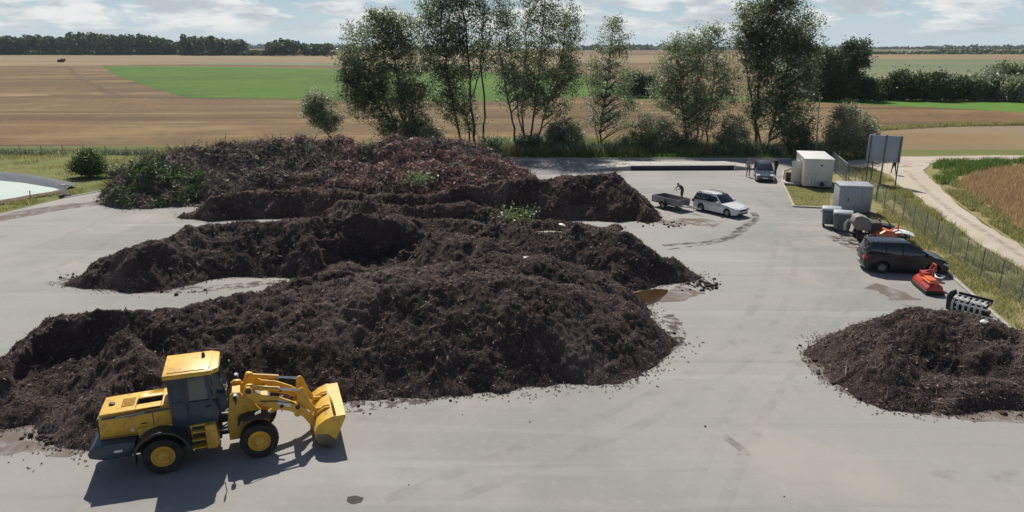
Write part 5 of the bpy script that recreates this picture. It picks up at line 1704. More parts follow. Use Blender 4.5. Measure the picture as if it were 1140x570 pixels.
    for cx in (0.0, wb):
        for s in (-1, 1):
            w = MB()
            cy = s * (hw - 0.125)
            q = 0.10
            w.lathe([(wr * 0.62, -q), (wr * 0.9, -q), (wr, -q * 0.7), (wr, q * 0.7), (wr * 0.9, q), (wr * 0.62, q), (wr * 0.62, -q)], (cx, cy, wr), 'y', 24)
            ty = w.build('wheel', M['rubber'], t)
            w = MB()
            w.lathe([(wr * 0.64, -s * 0.08), (wr * 0.64, s * 0.085), (wr * 0.56, s * 0.06), (wr * 0.50, s * 0.03), (0.0, s * 0.03)], (cx, cy, wr), 'y', 20)
            w.lathe([(0.06, s * 0.03), (0.055, s * 0.075), (0.0, s * 0.08)], (cx, cy, wr), 'y', 10)
            for k in range(5):
                a = 2 * math.pi * k / 5 + 0.3
                w.bar((cx, cy + s * 0.058, wr), (cx + wr * 0.58 * math.cos(a), cy + s * 0.062, wr + wr * 0.58 * math.sin(a)), 0.055, 0.025, up=(0, 1, 0))
            w.build('rim', M[wheel_c], ty)
    # dark underbody
    b = MB()
    b.box(x0 + 0.25, x1 - 0.25, -hw * 0.80, hw * 0.80, 0.17, 0.60)
    b.build('underbody', M['plastic_black'], t)
    return t


def car_at(pr, pf, W):
    """rear-axle centre and heading from near-side wheel contact pixels (near side is the right-hand side)"""
    a, b = P(*pr), P(*pf)
    hd = math.atan2(b.y - a.y, b.x - a.x)
    n = Vector((-math.sin(hd), math.cos(hd), 0))
    return a + n * (W / 2 - 0.03), hd, (b - a).length


# white station wagon: near side is its right side
loc, hd, wbm = car_at((779.6, 235.2), (809.2, 242.0), 1.74)
print('wagon wb', wbm, math.degrees(hd))
car('station_wagon', 'white station wagon hitched to the grey trailer', 'car', loc, hd, 4.22, 1.70, 1.48, 2.50, 0.80, 0.92,
    [(-0.91, 0.62), (-0.90, 0.90), (-0.84, 0.93), (1.72, 0.93), (1.80, 0.92), (2.50, 0.84), (2.98, 0.74), (3.24, 0.64)], (-0.87, -0.58, 1.22, 1.95), M['white_paint'], rails='plastic_black')
WAG, WHD = loc, hd
loc, hd, wbm = car_at((981.5, 304.4), (1041.5, 307.5), 1.86)
print('van wb', wbm, math.degrees(hd))
car('minivan', 'black people carrier with roof rails parked on the right by the verge', 'minivan', loc, hd, 4.45, 1.82, 1.80, 2.62, 0.85, 1.08,
    [(-0.96, 0.62), (-0.98, 0.98), (-0.93, 1.09), (1.85, 1.09), (2.42, 1.07), (2.88, 0.98), (3.24, 0.86), (3.43, 0.68)], (-0.93, -0.68, 1.28, 2.58), M['dark_paint'], wr=0.33, rails='galv')
# dark hatchback seen from the front
a, bb = P(851.5, 203.4), P(846.8, 191.5)
hd = math.atan2(a.y - bb.y, a.x - bb.x)
nose = Vector((a.x, a.y, 0))
wb, fr = 2.55, 0.84
car('hatchback', 'dark blue hatchback facing the camera beside the weighbridge end', 'car', nose - Vector((math.cos(hd), math.sin(hd), 0)) * (wb + fr), hd, 4.1, 1.74, 1.46, wb, fr, 0.93,
    [(-0.68, 0.62), (-0.70, 0.88), (-0.64, 0.93), (1.75, 0.94), (1.9, 0.92), (2.6, 0.84), (3.12, 0.74), (3.36, 0.62)], (-0.62, -0.30, 1.15, 2.05), M['navy_paint'])
print('hatch', math.degrees(hd), (a - bb).length)


# ================================================================== TRAILER
def trailer():
    d_ = Vector((math.cos(WHD), math.sin(WHD), 0))
    ax = P(738.5, 232.6)
    hd = WHD - R(1)
    n = Vector((-math.sin(hd), math.cos(hd), 0))
    t = thing('trailer', 'grey open box trailer hitched behind the white station wagon', 'trailer', ax + n * 0.72, hd)
    G = M['galv']
    x0, x1, hw, z0, z1 = -1.35, 1.42, 0.68, 0.52, 0.92
    b = MB()
    b.box(x0, x1, -hw, hw, z0 - 0.05, z0)
    b.build('floor', M['wood_brown'], t)
    for s in (-1, 1):
        b = MB()
        b.box(x0, x1, s * hw - 0.015, s * hw + 0.015, z0 - 0.06, z1)
        for k in range(5):
            x = x0 + 0.02 + k * (x1 - x0 - 0.08) / 4
            b.box(x, x + 0.04, s * hw + s * 0.015, s * hw + s * 0.04, z0 - 0.08, z1)
        b.box(x0, x1, s * hw + s * 0.015, s * hw + s * 0.035, z1 - 0.04, z1 + 0.005)
        b.build('side_panel', G, t)
    for x in (x0, x1):
        b = MB()
        b.box(x - 0.016, x + 0.016, -hw, hw, z0 - 0.06, z1)
        b.build('end_panel', G, t)
    b = MB()
    b.bar((x1 - 0.3, -0.45, z0 - 0.1), (x1 + 1.4, 0, 0.45), 0.06, 0.08)
    b.bar((x1 - 0.3, 0.45, z0 - 0.1), (x1 + 1.4, 0, 0.45), 0.06, 0.08)
    b.bar((x1 + 1.3, 0, 0.45), (x1 + 1.75, 0, 0.45), 0.07, 0.07)
    b.tube([(x1 + 0.95, 0.1, 0.1), (x1 + 0.95, 0.1, 0.75)], 0.025, 8)
    b.build('drawbar', G, t)
    b = MB()
    b.box(x0 + .05, x1 - .05, -hw + 0.03, -hw + 0.09, z0 - 0.14, z0 - 0.05)
    b.box(x0 + .05, x1 - .05, hw - 0.09, hw - 0.03, z0 - 0.14, z0 - 0.05)
    b.tube([(0, -0.7, 0.29), (0, 0.7, 0.29)], 0.03, 8)
    b.build('frame', M['dark_iron'], t)
    for s in (-1, 1):
        w = MB()
        w.lathe([(0.18, -.08), (0.26, -.08), (0.29, -.055), (0.29, .055), (0.26, .08), (0.18, .08), (0.18, -.08)], (0, s * 0.80, 0.29), 'y', 20)
        ty = w.build('wheel', M['rubber'], t)
        w = MB()
        w.lathe([(0.19, -.05 * s), (0.185, .065 * s), (0.14, .03 * s), (0.0, .04 * s)], (0, s * 0.80, 0.29), 'y', 16)
        w.build('rim', G, ty)
        b = MB()
        pts = [(0.36 * math.cos(R(a)), 0.31 + 0.36 * math.sin(R(a))) for a in range(0, 181, 20)]
        b.prism(pts + [(x * 0.94, 0.31 + (z - 0.31) * 0.94) for x, z in pts[::-1]], s * 0.71, s * 0.90)
        b.build('mudguard', M['plastic_black'], t)
        b = MB()
        b.box(x0 - 0.035, x0 - 0.01, s * 0.6 - 0.08, s * 0.6 + 0.08, z0 - 0.13, z0 - 0.05)
        b.build('tail_light', M['lamp_red'], t)


trailer()


# ================================================================== PEOPLE
def person(label, px, h=1.76, face=180.0, pose='stand', top=(0.3, 0.3, 0.3), legs=(0.2, 0.2, 0.2), hair=(0.05, 0.035, 0.025), at=None):
    loc = P(*px) if at is None else at
    k = h / 1.76
    top_m = pmat('shirt_cloth', top, None, 6.0, 0.85)
    leg_m = pmat('trouser_cloth', legs, None, 6.0, 0.85)
    hair_m = pmat('hair', hair, None, 12.0, 0.7)
    # joints
    J = {}
    lean = 0.0
    J['pel'] = (0, 0, 0.95)
    J['sp1'] = (0, 0, 1.12)
    J['ch'] = (0, 0, 1.36)
    J['nk'] = (0, 0.0, 1.50)
    J['hd0'] = (0.015, 0, 1.58)
    J['hd'] = (0.02, 0, 1.66)
    if pose == 'bend':
        J.update(sp1=(0.10, 0, 1.10), ch=(0.28, 0, 1.24), nk=(0.39, 0, 1.32), hd0=(0.45, 0, 1.37), hd=(0.51, 0, 1.41))
    ch = J['ch']
    for s, sn in ((1, 'l'), (-1, 'r')):
        st = 0.16 if pose == 'walk' else 0.03
        J['hip' + sn] = (0, s * 0.095, 0.91)
        J['kn' + sn] = (0.05 + s * st * 0.7, s * 0.11, 0.50)
        J['an' + sn] = (-0.02 + s * st * 1.3, s * 0.12, 0.09)
        J['to' + sn] = (0.15 + s * st * 1.3, s * 0.135, 0.035)
        J['sh' + sn] = (ch[0], s * 0.19, ch[2] + 0.06)
        if pose == 'stand_arm' and s > 0:
            J['el' + sn] = (0.02, s * 0.30, 1.17)
            J['wr' + sn] = (0.20, s * 0.22, 1.06)
        elif pose == 'bend':
            J['el' + sn] = (ch[0] + 0.18, s * 0.25, 1.06)
            J['wr' + sn] = (ch[0] + 0.38, s * 0.16, 0.98)
        elif pose == 'walk':
            J['el' + sn] = (-s * 0.10, s * 0.25, 1.14)
            J['wr' + sn] = (-s * 0.14 + 0.10, s * 0.26, 0.92)
        else:
            J['el' + sn] = (-0.02, s * 0.25, 1.13)
            J['wr' + sn] = (0.05, s * 0.26, 0.89)
    rad = dict(pel=.135, sp1=.125, ch=.15, nk=.058, hd0=.07, hd=.10)
    for sn in 'lr':
        rad.update({'hip' + sn: .095, 'kn' + sn: .062, 'an' + sn: .045, 'to' + sn: .04, 'sh' + sn: .068, 'el' + sn: .045, 'wr' + sn: .03})
    names = list(J)
    idx = {n: i for i, n in enumerate(names)}
    E_ = [('pel', 'sp1'), ('sp1', 'ch'), ('ch', 'nk'), ('nk', 'hd0'), ('hd0', 'hd')]
    for sn in 'lr':
        E_ += [('pel', 'hip' + sn), ('hip' + sn, 'kn' + sn), ('kn' + sn, 'an' + sn), ('an' + sn, 'to' + sn), ('ch', 'sh' + sn), ('sh' + sn, 'el' + sn), ('el' + sn, 'wr' + sn)]
    me = bpy.data.meshes.new('person_cage')
    me.from_pydata([tuple(c * k for c in J[n]) for n in names], [(idx[a], idx[b]) for a, b in E_], [])
    tmp = link('person_cage', me)
    md = tmp.modifiers.new('skin', 'SKIN')
    md.use_smooth_shade = True
    for n in names:
        v = me.skin_vertices[0].data[idx[n]]
        v.radius = (rad[n] * k, rad[n] * k * (1.25 if n in ('ch', 'sp1', 'pel') else 1.0))
        v.use_root = n == 'pel'
    tmp.modifiers.new('sub', 'SUBSURF').levels = 2
    dg = bpy.context.evaluated_depsgraph_get()
    full = bpy.data.meshes.new_from_object(tmp.evaluated_get(dg))
    bpy.data.objects.remove(tmp)
    bpy.data.meshes.remove(me)
    bm = bmesh.new()
    bm.from_mesh(full)
    # face: nose, brow; ears
    hx, hy, hz = [c * k for c in J['hd']]

    def blob(c, rx, ry, rz, mi, n=8):
        mb = MB()
        mb.ball(c, rx, ry, rz, n)
        vs = [bm.verts.new(p) for p in mb.v]
        for f in mb.f:
            try:
                nf = bm.faces.new([vs[i] for i in f])
                nf.material_index = mi
                nf.smooth = True
            except ValueError:
                pass

    def seg_dist(p, a, b):
        a, b = Vector(J[a]) * k, Vector(J[b]) * k
        t = max(0, min(1, (p - a).dot(b - a) / (b - a).length_squared))
        return (p - a - (b - a) * t).length
    skin_e = [('nk', 'hd0'), ('hd0', 'hd')]
    for f in bm.faces:
        c = f.calc_center_median()
        best = min(E_, key=lambda e: seg_dist(c, *e))
        if best in skin_e:
            f.material_index = 0
        elif best[0][:2] in ('kn', 'hi') or best[1][:2] in ('hi', 'kn', 'an') or (best == ('pel', 'sp1') and c.z < 1.0 * k):
            f.material_index = 2
        elif best[1][:2] == 'to':
            f.material_index = 3
        elif best[0][:2] == 'el' and (c - Vector(J[best[1]]) * k).length < 0.10 * k:
            f.material_index = 0
        else:
            f.material_index = 1
        f.smooth = True
    blob((hx + 0.105 * k, hy, hz - 0.015 * k), 0.018 * k, 0.014 * k, 0.024 * k, 0)
    for s in (-1, 1):
        blob((hx + 0.088 * k, hy + s * 0.034 * k, hz + 0.012 * k), 0.011 * k, 0.013 * k, 0.009 * k, 3)
        blob((hx, hy + s * 0.098 * k, hz - 0.005 * k), 0.02 * k, 0.012 * k, 0.03 * k, 0)
    blob((hx + 0.092 * k, hy, hz - 0.05 * k), 0.010 * k, 0.025 * k, 0.007 * k, 4)
    # hands: palm and five fingers
    for s, sn in ((1, 'l'), (-1, 'r')):
        w, e = Vector(J['wr' + sn]) * k, Vector(J['el' + sn]) * k
        d_ = (w - e).normalized()
        side = d_.cross(Vector((0, s, 0.2))).normalized()
        pal = w + d_ * 0.05 * k
        blob(pal, 0.045 * k, 0.03 * k, 0.05 * k, 0)
        for q in range(4):
            a = pal + side * (q - 1.5) * 0.02 * k + d_ * 0.03 * k
            ln = (0.07, 0.08, 0.075, 0.06)[q] * k
            mb = MB()
            mb.tube([a, a + d_ * ln * 0.5, a + d_ * ln * 0.9 + Vector((0, -s * 0.02 * k, 0))], [0.009 * k, 0.0085 * k, 0.007 * k], 6)
            vs = [bm.verts.new(p) for p in mb.v]
            for f in mb.f:
                nf = bm.faces.new([vs[i] for i in f])
                nf.smooth = True
        mb = MB()
        mb.tube([pal + side * 0.03 * k, pal + side * 0.055 * k + d_ * 0.025 * k, pal + side * 0.055 * k + d_ * 0.055 * k], [0.011 * k, 0.010 * k, 0.008 * k], 6)
        vs = [bm.verts.new(p) for p in mb.v]
        for f in mb.f:
            nf = bm.faces.new([vs[i] for i in f])
            nf.smooth = True
    bm.to_mesh(full)
    bm.free()
    full.name = 'person'
    mi_ = [p.material_index for p in full.polygons]
    full.materials.clear()
    for m_ in (M['skin'], top_m, leg_m, M['plastic_black'], M['rust']):
        full.materials.append(m_)
    full.polygons.foreach_set('material_index', mi_)
    o = link('person', full)
    o.location = loc
    o.rotation_euler = (0, 0, R(face))
    tag(o, label, 'person')
    # hair cap
    b = MB()
    vs, n = [], 14
    for i in range(6):
        a = R(i * 19)
        for q in range(n):
            tt = 2 * math.pi * q / n
            vs.append((hx - 0.012 * k + 0.112 * k * math.sin(a) * math.cos(tt), hy + 0.108 * k * math.sin(a) * math.sin(tt), hz + 0.015 * k + 0.118 * k * math.cos(a) + (0.03 * k if math.cos(tt) > 0.4 and i == 5 else 0)))
    b.add(vs, [(i * n + q, (i + 1) * n + q, (i + 1) * n + (q + 1) % n, i * n + (q + 1) % n) for i in range(5) for q in range(n)])
    b.build('hair', hair_m, o)
    return o


person('person in light top and grey-brown trousers standing left of the dark hatchback', (832.5, 197.0), 1.80, -100, 'stand_arm', (0.36, 0.30, 0.28), (0.21, 0.185, 0.175), (0.22, 0.17, 0.12))
person('person dressed in black standing on the right side of the dark hatchback', (863, 195.6), 1.74, 200, 'stand', (0.008, 0.008, 0.009), (0.012, 0.012, 0.013))
person('person in dark olive clothes bending over the grey trailer', (759, 223.0), 1.72, 205, 'bend', (0.05, 0.05, 0.036), (0.035, 0.035, 0.03))
person('person in dark clothes walking on the gravel road behind the billboard', (994.5, 193.6), 1.76, 100, 'walk', (0.03, 0.035, 0.045), (0.03, 0.036, 0.048))


# ================================================================== WEIGHBRIDGE
def weighbridge():
    a, c = P(702, 189.6), P(817, 189.2)
    d_ = (c - a).normalized()
    L = (c - a).length
    t = thing('weighbridge', 'long low vehicle weighbridge with dark navy side beam and pale concrete ramps', 'weighbridge', a, math.atan2(d_.y, d_.x))
    b = MB()
    b.box(0, L, 0.05, 3.0, 0.30, 0.46)
    b.build('deck', M['concrete'], t, bevel=0.01)
    b = MB()
    b.box(0, L, -0.02, 0.05, 0.03, 0.475)
    b.box(0, L, -0.06, -0.02, 0.36, 0.46)
    b.build('side_beam', M['navy_steel'], t, bevel=0.008)
    b = MB()
    for k in range(6):
        b.box(0.2 + k * (L - 0.6) / 5, 0.5 + k * (L - 0.6) / 5, 0.2, 2.8, 0.0, 0.30)
    b.build('foundation', M['concrete'], t)
    for x0, x1 in ((0, -4.4), (L, L + 3.4)):
        b = MB()
        b.prism([(x0, 0.002), (x0, 0.45), (x1, 0.02), (x1, 0.002)], 0.0, 3.0)
        b.build('ramp', M['concrete'], t)
    b = MB()
    b.box(L + 0.01, L + 0.09, -0.09, 0.0, 0.0, 0.62)
    b.build('end_post', M['white_sheet'], t)


weighbridge()


# ================================================================== CABIN, SHED
def oriented(px_a, px_b):
    a, b = P(*px_a), P(*px_b)
    return a, math.atan2(b.y - a.y, b.x - a.x), (b - a).length


def cabin():
    a, hd, w = oriented((893.4, 208.4), (922.8, 212.0))
    w, dp, h = 2.45, 5.4, 2.5
    hd = R(-14)
    t = thing('site_cabin', 'white container cabin with open side door next to the small lawn', 'cabin', a, hd + R(1))
    W = M['cabin_white']
    b = MB()
    b.box(0, w, 0, dp, 0.12, h)
    body = b.build('wall', W, t, bevel=0.02)
    b = MB()
    for k in range(12):
        x = 0.12 + k * (w - 0.28) / 11
        b.box(x, x + 0.05, -0.022, -0.0, 0.25, h - 0.15)
    b.build('wall_ribs', W, body)
    b = MB()
    for k in range(26):
        y = 0.12 + k * (dp - 0.28) / 25
        if not 1.5 < y < 2.6:
            b.box(-0.022, 0.0, y, y + 0.05, 0.25, h - 0.15)
    b.build('wall_ribs', W, body)
    b = MB()
    b.box(-0.06, w + 0.06, -0.06, dp + 0.06, h, h + 0.09)
    b.box(-0.02, w + 0.02, -0.02, dp + 0.02, h + 0.09, h + 0.11)
    b.build('roof', W, t, bevel=0.02)
    b = MB()
    b.box(-0.02, w + 0.02, -0.02, dp + 0.02, 0.0, 0.13)
    b.build('base_frame', M['dark_iron'], t)
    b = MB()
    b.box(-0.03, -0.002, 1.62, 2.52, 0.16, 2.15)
    b.build('doorway', M['plastic_black'], t)  # black plate on the wall, painted as the unlit inside
    b = MB()
    b.box(-0.86, -0.03, 1.55, 1.60, 0.18, 2.13)
    dr = b.build('door', W, t, bevel=0.01)
    b = MB()
    b.box(-0.78, -0.70, 1.51, 1.55, 1.05, 1.09)
    b.build('door_handle', M['galv'], dr)
    b = MB()
    b.box(-0.035, -0.004, 3.3, 4.4, 1.05, 1.85)
    wn = b.build('window', M['glass'], t)
    b = MB()
    for (y0, y1, z0, z1) in ((3.24, 4.46, 0.99, 1.05), (3.24, 4.46, 1.85, 1.91), (3.24, 3.30, 1.05, 1.85), (4.40, 4.46, 1.05, 1.85)):
        b.box(-0.05, 0.0, y0, y1, z0, z1)
    b.build('frame', M['white_sheet'], wn)
    b = MB()
    b.box(1.25, 1.95, -0.34, -0.03, 0.14, 0.62)
    ac = b.build('air_conditioner', M['shed_grey'], t, bevel=0.02)
    b = MB()
    b.lathe([(0.0, -0.356), (0.20, -0.356), (0.20, -0.342), (0.0, -0.342)], (1.55, 0, 0.40), 'y', 20)
    b.build('fan', M['plastic_black'], ac)
    b = MB()
    b.prism([(1.28, 2.08), (1.60, 2.08), (1.44, 1.92)], -0.032, -0.024)
    b.build('warning_sign', M['rust'], t)
    b = MB()
    b.tube([(0.98, -0.03, 0.3), (0.98, -0.03, 1.25)], 0.022, 6)
    b.tube([(0.72, -0.03, 0.3), (0.72, -0.03, 1.0)], 0.022, 6)
    b.build('pipe', M['galv'], t)
    b = MB()
    b.box(-1.45, -0.05, 1.0, 2.9, 0.0, 0.16)
    tag(b.build('concrete_step', M['concrete'], None, bevel=0.015), 'pale concrete doorstep in front of the open cabin door', 'step')
    o = bpy.data.objects['concrete_step']
    o.location, o.rotation_euler = a, (0, 0, hd + R(1))
    # dark brown slatted bench-box by the door
    q = thing('wooden_box', 'low dark brown slatted wooden box by the cabin doorway', 'wooden box', P(874.5, 203.8), hd)
    for z in (0.12, 0.34, 0.56, 0.78):
        b = MB()
        for (x0, x1, y0, y1) in ((0, 1.1, 0, 0.03), (0, 1.1, 0.87, 0.9), (0, 0.03, 0.03, 0.87), (1.07, 1.1, 0.03, 0.87)):
            b.box(x0, x1, y0, y1, z - 0.085, z + 0.085)
        b.build('slat', M['wood_brown'], q)
    b = MB()
    b.box(0.03, 1.07, 0.03, 0.87, 0.62, 0.70)
    b.build('contents', M['rust'], q)


cabin()


def shed():
    a, hd, w = oriented((932.0, 236.6), (965.8, 240.0))
    w, dp, h = 2.35, 2.0, 2.05
    hd = R(-12)
    t = thing('metal_shed', 'grey sheet metal storage container between the bins and the wire fence', 'shed', a, hd)
    G = M['shed_grey']
    b = MB()
    b.box(0, w, 0, dp, 0.08, h)
    wl = b.build('wall', G, t, bevel=0.015)
    b = MB()
    for k in range(14):
        x = 0.06 + k * (w - 0.16) / 13
        b.box(x, x + 0.04, -0.016, 0, 0.14, h - 0.1)
    b.build('wall_ribs', G, wl)
    b = MB()
    b.box(-0.05, w + 0.05, -0.05, dp + 0.05, h, h + 0.07)
    for k in range(9):
        x = 0.05 + k * (w - 0.15) / 8
        b.box(x, x + 0.05, -0.04, dp + 0.04, h + 0.07, h + 0.09)
    b.build('roof', G, t, bevel=0.01)
    b = MB()
    b.box(-0.02, w + 0.02, -0.02, dp + 0.02, 0, 0.085)
    b.build('base_frame', M['dark_iron'], t)
    b = MB()
    b.box(0.55, 1.50, -0.035, -0.018, 0.14, 1.92)
    dr = b.build('door', G, t, bevel=0.006)
    b = MB()
    b.box(0.63, 0.69, -0.07, -0.035, 0.9, 1.15)
    b.build('door_handle', M['plastic_black'], dr)


shed()


# ================================================================== WASTE BINS
def bin_(label, px, hd):
    t = thing('waste_bin', label, 'waste bin', P(*px), hd, 'four-wheeled waste bins by the metal shed')
    t.scale = (0.98, 0.98, 1.15)
    b = MB()
    w, dp = 1.20, 0.98
    lo, hi = 0.22, 1.10
    vs = [(-w / 2 * 0.86, -dp / 2 * 0.86, lo), (w / 2 * 0.86, -dp / 2 * 0.86, lo), (w / 2 * 0.86, dp / 2 * 0.86, lo), (-w / 2 * 0.86, dp / 2 * 0.86, lo),
          (-w / 2, -dp / 2, hi), (w / 2, -dp / 2, hi), (w / 2, dp / 2, hi), (-w / 2, dp / 2, hi)]
    b.add(vs, [(3, 2, 1, 0), (4, 5, 6, 7), (0, 1, 5, 4), (1, 2, 6, 5), (2, 3, 7, 6), (3, 0, 4, 7)])
    b.box(-w / 2 - 0.03, w / 2 + 0.03, -dp / 2 - 0.03, dp / 2 + 0.03, hi - 0.08, hi)
    for s in (-0.3, 0, 0.3):
        b.prism([(s - 0.05, lo + 0.02), (s - 0.05, hi - 0.1), (s + 0.05, hi - 0.1), (s + 0.05, lo + 0.02)], -dp / 2 - 0.01, -dp / 2 * 0.86)
    b.build('body', M['bin_grey'], t, bevel=0.025)
    b = MB()
    pts = [(-dp / 2 * 1.05, 0.0)] + [(-dp / 2 * 1.05 * math.cos(R(a)), 0.20 * math.sin(R(a))) for a in range(15, 180, 15)] + [(dp / 2 * 1.05, 0.0)]
    Mx = Matrix.Rotation(R(90), 4, 'Z')
    b.prism([(x, z + hi + 0.004) for x, z in pts], -w / 2 * 1.03, w / 2 * 1.03, M=Mx)
    b.build('lid', M['bin_lid'], t, bevel=0.02)
    for sx in (-1, 1):
        for sy in (-1, 1):
            b = MB()
            b.lathe([(0.0, -.025), (0.09, -.025), (0.09, .025), (0.0, .025)], (sx * 0.42, sy * 0.34, 0.09), 'y', 12)
            b.bar((sx * 0.42, sy * 0.34, 0.09), (sx * 0.42, sy * 0.34, 0.25), 0.06, 0.08, up=(1, 0, 0))
            b.build('wheel', M['rubber'], t)
        b = MB()
        b.tube([(sx * (w / 2 + 0.01), -0.25, 0.95), (sx * (w / 2 + 0.09), -0.22, 0.95), (sx * (w / 2 + 0.09), 0.22, 0.95), (sx * (w / 2 + 0.01), 0.25, 0.95)], 0.018, 6)
        b.build('handle', M['plastic_black'], t)


bin_('grey four-wheeled waste bin nearest the shed corner, half hidden behind the other bin', (923.5, 252.5), R(-20))
bin_('grey four-wheeled waste bin with pale curved lid in front of the other bin', (936.2, 257.5), R(-20))


# ================================================================== FARM IMPLEMENTS
def wheel_simple(t, c, r, w, mat='rubber', rim='rust'):
    b = MB()
    b.lathe([(r * .55, -w), (r * .9, -w), (r, -w * .6), (r, w * .6), (r * .9, w), (r * .55, w), (r * .55, -w)], c, 'y', 18)
    ty = b.build('wheel', M[mat], t)
    b = MB()
    b.lathe([(r * .57, -w * .6), (r * .57, w * .8), (r * .4, w * .3), (0.0, w * .5)], c, 'y', 14)
    b.lathe([(r * .56, -w * .8), (r * .4, -w * .3), (0.0, -w * .5)], c, 'y', 14)
    b.build('rim', M[rim], ty)


def tan_machine():
    t = thing('towed_spreader', 'tan and rust-brown towed spreader with two black wheels between bins and people carrier', 'farm machine', P(965.5, 269), R(-12))
    b = MB()
    b.prism([(-0.75, 0.75), (-1.0, 1.25), (-0.92, 1.62), (-0.6, 1.72), (-0.1, 1.55), (0.15, 1.2), (0.2, 0.75)], -0.1, 0.95)
    b.build('hopper', M['tan_tarp'], t, bevel=0.06)
    b = MB()
    b.prism([(0.05, 0.55), (0.05, 1.28), (0.75, 1.22), (0.8, 0.55)], -0.1, 0.9)
    b.box(0.2, 0.7, -0.1, 0.9, 1.22, 1.30)
    b.build('gear_housing', M['rust'], t, bevel=0.03)
    b = MB()
    b.bar((-1.0, 0.4, 0.45), (1.0, 0.4, 0.45), 0.12)
    b.bar((-0.35, -0.15, 0.34), (-0.35, 1.0, 0.34), 0.10)
    b.bar((-0.9, 0.4, 0.45), (-1.7, 0.5, 0.7), 0.09)
    for x in (-0.7, -0.2, 0.1, 0.6):
        b.bar((x, 0.0, 0.45), (x, 0.0, 0.85), 0.06, up=(1, 0, 0))
        b.bar((x, 0.85, 0.45), (x, 0.85, 0.85), 0.06, up=(1, 0, 0))
    b.build('frame', M['dark_iron'], t)
    for x in (-0.42, 0.55):
        wheel_simple(t, (x, -0.22, 0.33), 0.33, 0.09)
        wheel_simple(t, (x, 1.05, 0.33), 0.33, 0.09)
    b = MB()
    b.tube([(-0.95, 0.1, 1.2), (-1.3, 0.05, 1.35), (-1.45, 0.1, 1.1), (-1.4, 0.15, 0.7)], 0.11, 10)
    b.build('discharge_spout', M['galv'], t)
    # pale slab lying at its left
    b = MB()
    b.box(0, 0.9, 0, 0.5, 0, 0.12)
    o = b.build('concrete_slab', M['concrete'], bevel=0.02)
    o.location, o.rotation_euler = P(946.5, 263.5), (0, 0, R(-10))
    tag(o, 'pale concrete slab on the ground between front bin and tan spreader', 'slab')


tan_machine()


def orange_tool():
    t = thing('orange_implement', 'bright orange tractor implement with roller behind the people carrier', 'farm machine', P(986.5, 270.5), R(8))
    b = MB()
    b.prism([(-0.75, 0.35), (-0.72, 0.72), (-0.35, 0.92), (0.2, 0.85), (0.45, 0.6), (0.45, 0.35)], -0.35, 0.75)
    b.build('housing', M['orange_paint'], t, bevel=0.04)
    b = MB()
    b.bar((-0.1, 0.2, 0.6), (0.95, 0.35, 0.95), 0.09)
    b.bar((0.45, 0.0, 0.5), (1.25, 0.0, 0.6), 0.10)
    b.bar((0.45, 0.65, 0.5), (1.25, 0.65, 0.6), 0.10)
    b.bar((1.2, -0.15, 0.62), (1.2, 0.8, 0.62), 0.10)
    b.bar((0.95, 0.35, 0.6), (0.95, 0.35, 1.15), 0.08, up=(1, 0, 0))
    b.build('hitch_frame', M['orange_paint'], t, bevel=0.01, seg=1)
    b = MB()
    b.tube([(-0.6, -0.45, 0.2), (-0.6, 0.85, 0.2)], 0.2, 16)
    b.tube([(1.2, -0.05, 0.2), (1.2, 0.7, 0.2)], 0.17, 16)
    b.build('roller', M['dark_iron'], t)
    b = MB()
    b.bar((1.2, -0.1, 0.55), (1.2, -0.1, 0.2), 0.07, up=(1, 0, 0))
    b.bar((1.2, 0.75, 0.55), (1.2, 0.75, 0.2), 0.07, up=(1, 0, 0))
    b.build('bracket', M['dark_iron'], t)
    # black drum and white cowl lying behind
    q = thing('black_implement', 'black bladed implement lying between tan spreader and white cowl', 'farm machine', P(986, 262.5), R(-15))
    b = MB()
    b.prism([(-0.8, 0.0), (-0.85, 0.45), (-0.4, 0.75), (0.5, 0.65), (0.95, 0.25), (0.95, 0.0)], 0.0, 0.8)
    b.build('blade_housing', M['plastic_black'], q, bevel=0.04)
    b = MB()
    b.bar((-0.3, 0.4, 0.72), (-0.5, 0.3, 1.1), 0.07)
    b.bar((0.3, 0.4, 0.68), (0.0, 0.35, 1.0), 0.07)
    b.build('bracket', M['dark_iron'], q)
    b = MB()
    nx, ny = 8, 5
    vs, fs = [], []
    for k, dz in enumerate((0.0, -0.03)):
        for i in range(nx + 1):
            for j in range(ny + 1):
                u, v = i / nx * 2 - 1, j / ny * 2 - 1
                vs.append((u * 0.72, v * 0.48, 0.62 + 0.16 * (1 - u * u) - 0.12 * v * v - 0.05 * u + dz))
    m_ = (nx + 1) * (ny + 1)
    for i in range(nx):
        for j in range(ny):
            a = i * (ny + 1) + j
            fs += [(a, a + 1, a + ny + 2, a + ny + 1), (a + m_, a + ny + 1 + m_, a + ny + 2 + m_, a + 1 + m_)]
    ring = [j for j in range(ny + 1)] + [i * (ny + 1) + ny for i in range(1, nx + 1)] + [nx * (ny + 1) + j for j in range(ny - 1, -1, -1)] + [i * (ny + 1) for i in range(nx - 1, 0, -1)]
    for z in range(len(ring)):
        a, c = ring[z], ring[(z + 1) % len(ring)]
        fs.append((a, a + m_, c + m_, c))
    b.add(vs, fs)
    w = thing('white_cowl', 'white curved plastic cowl on a stand at the verge behind the people carrier', 'cowl', P(1001.5, 268.5), R(-12))
    b.build('shell', M['white_sheet'], w)
    b = MB()
    for sx in (-0.5, 0.5):
        for sy in (-0.3, 0.3):
            b.bar((sx, sy, 0), (sx * 0.9, sy * 0.9, 0.66), 0.05, up=(1, 0, 0))
    b.box(-0.5, 0.5, -0.32, 0.32, 0.30, 0.34)
    b.build('stand', M['dark_iron'], w)


orange_tool()


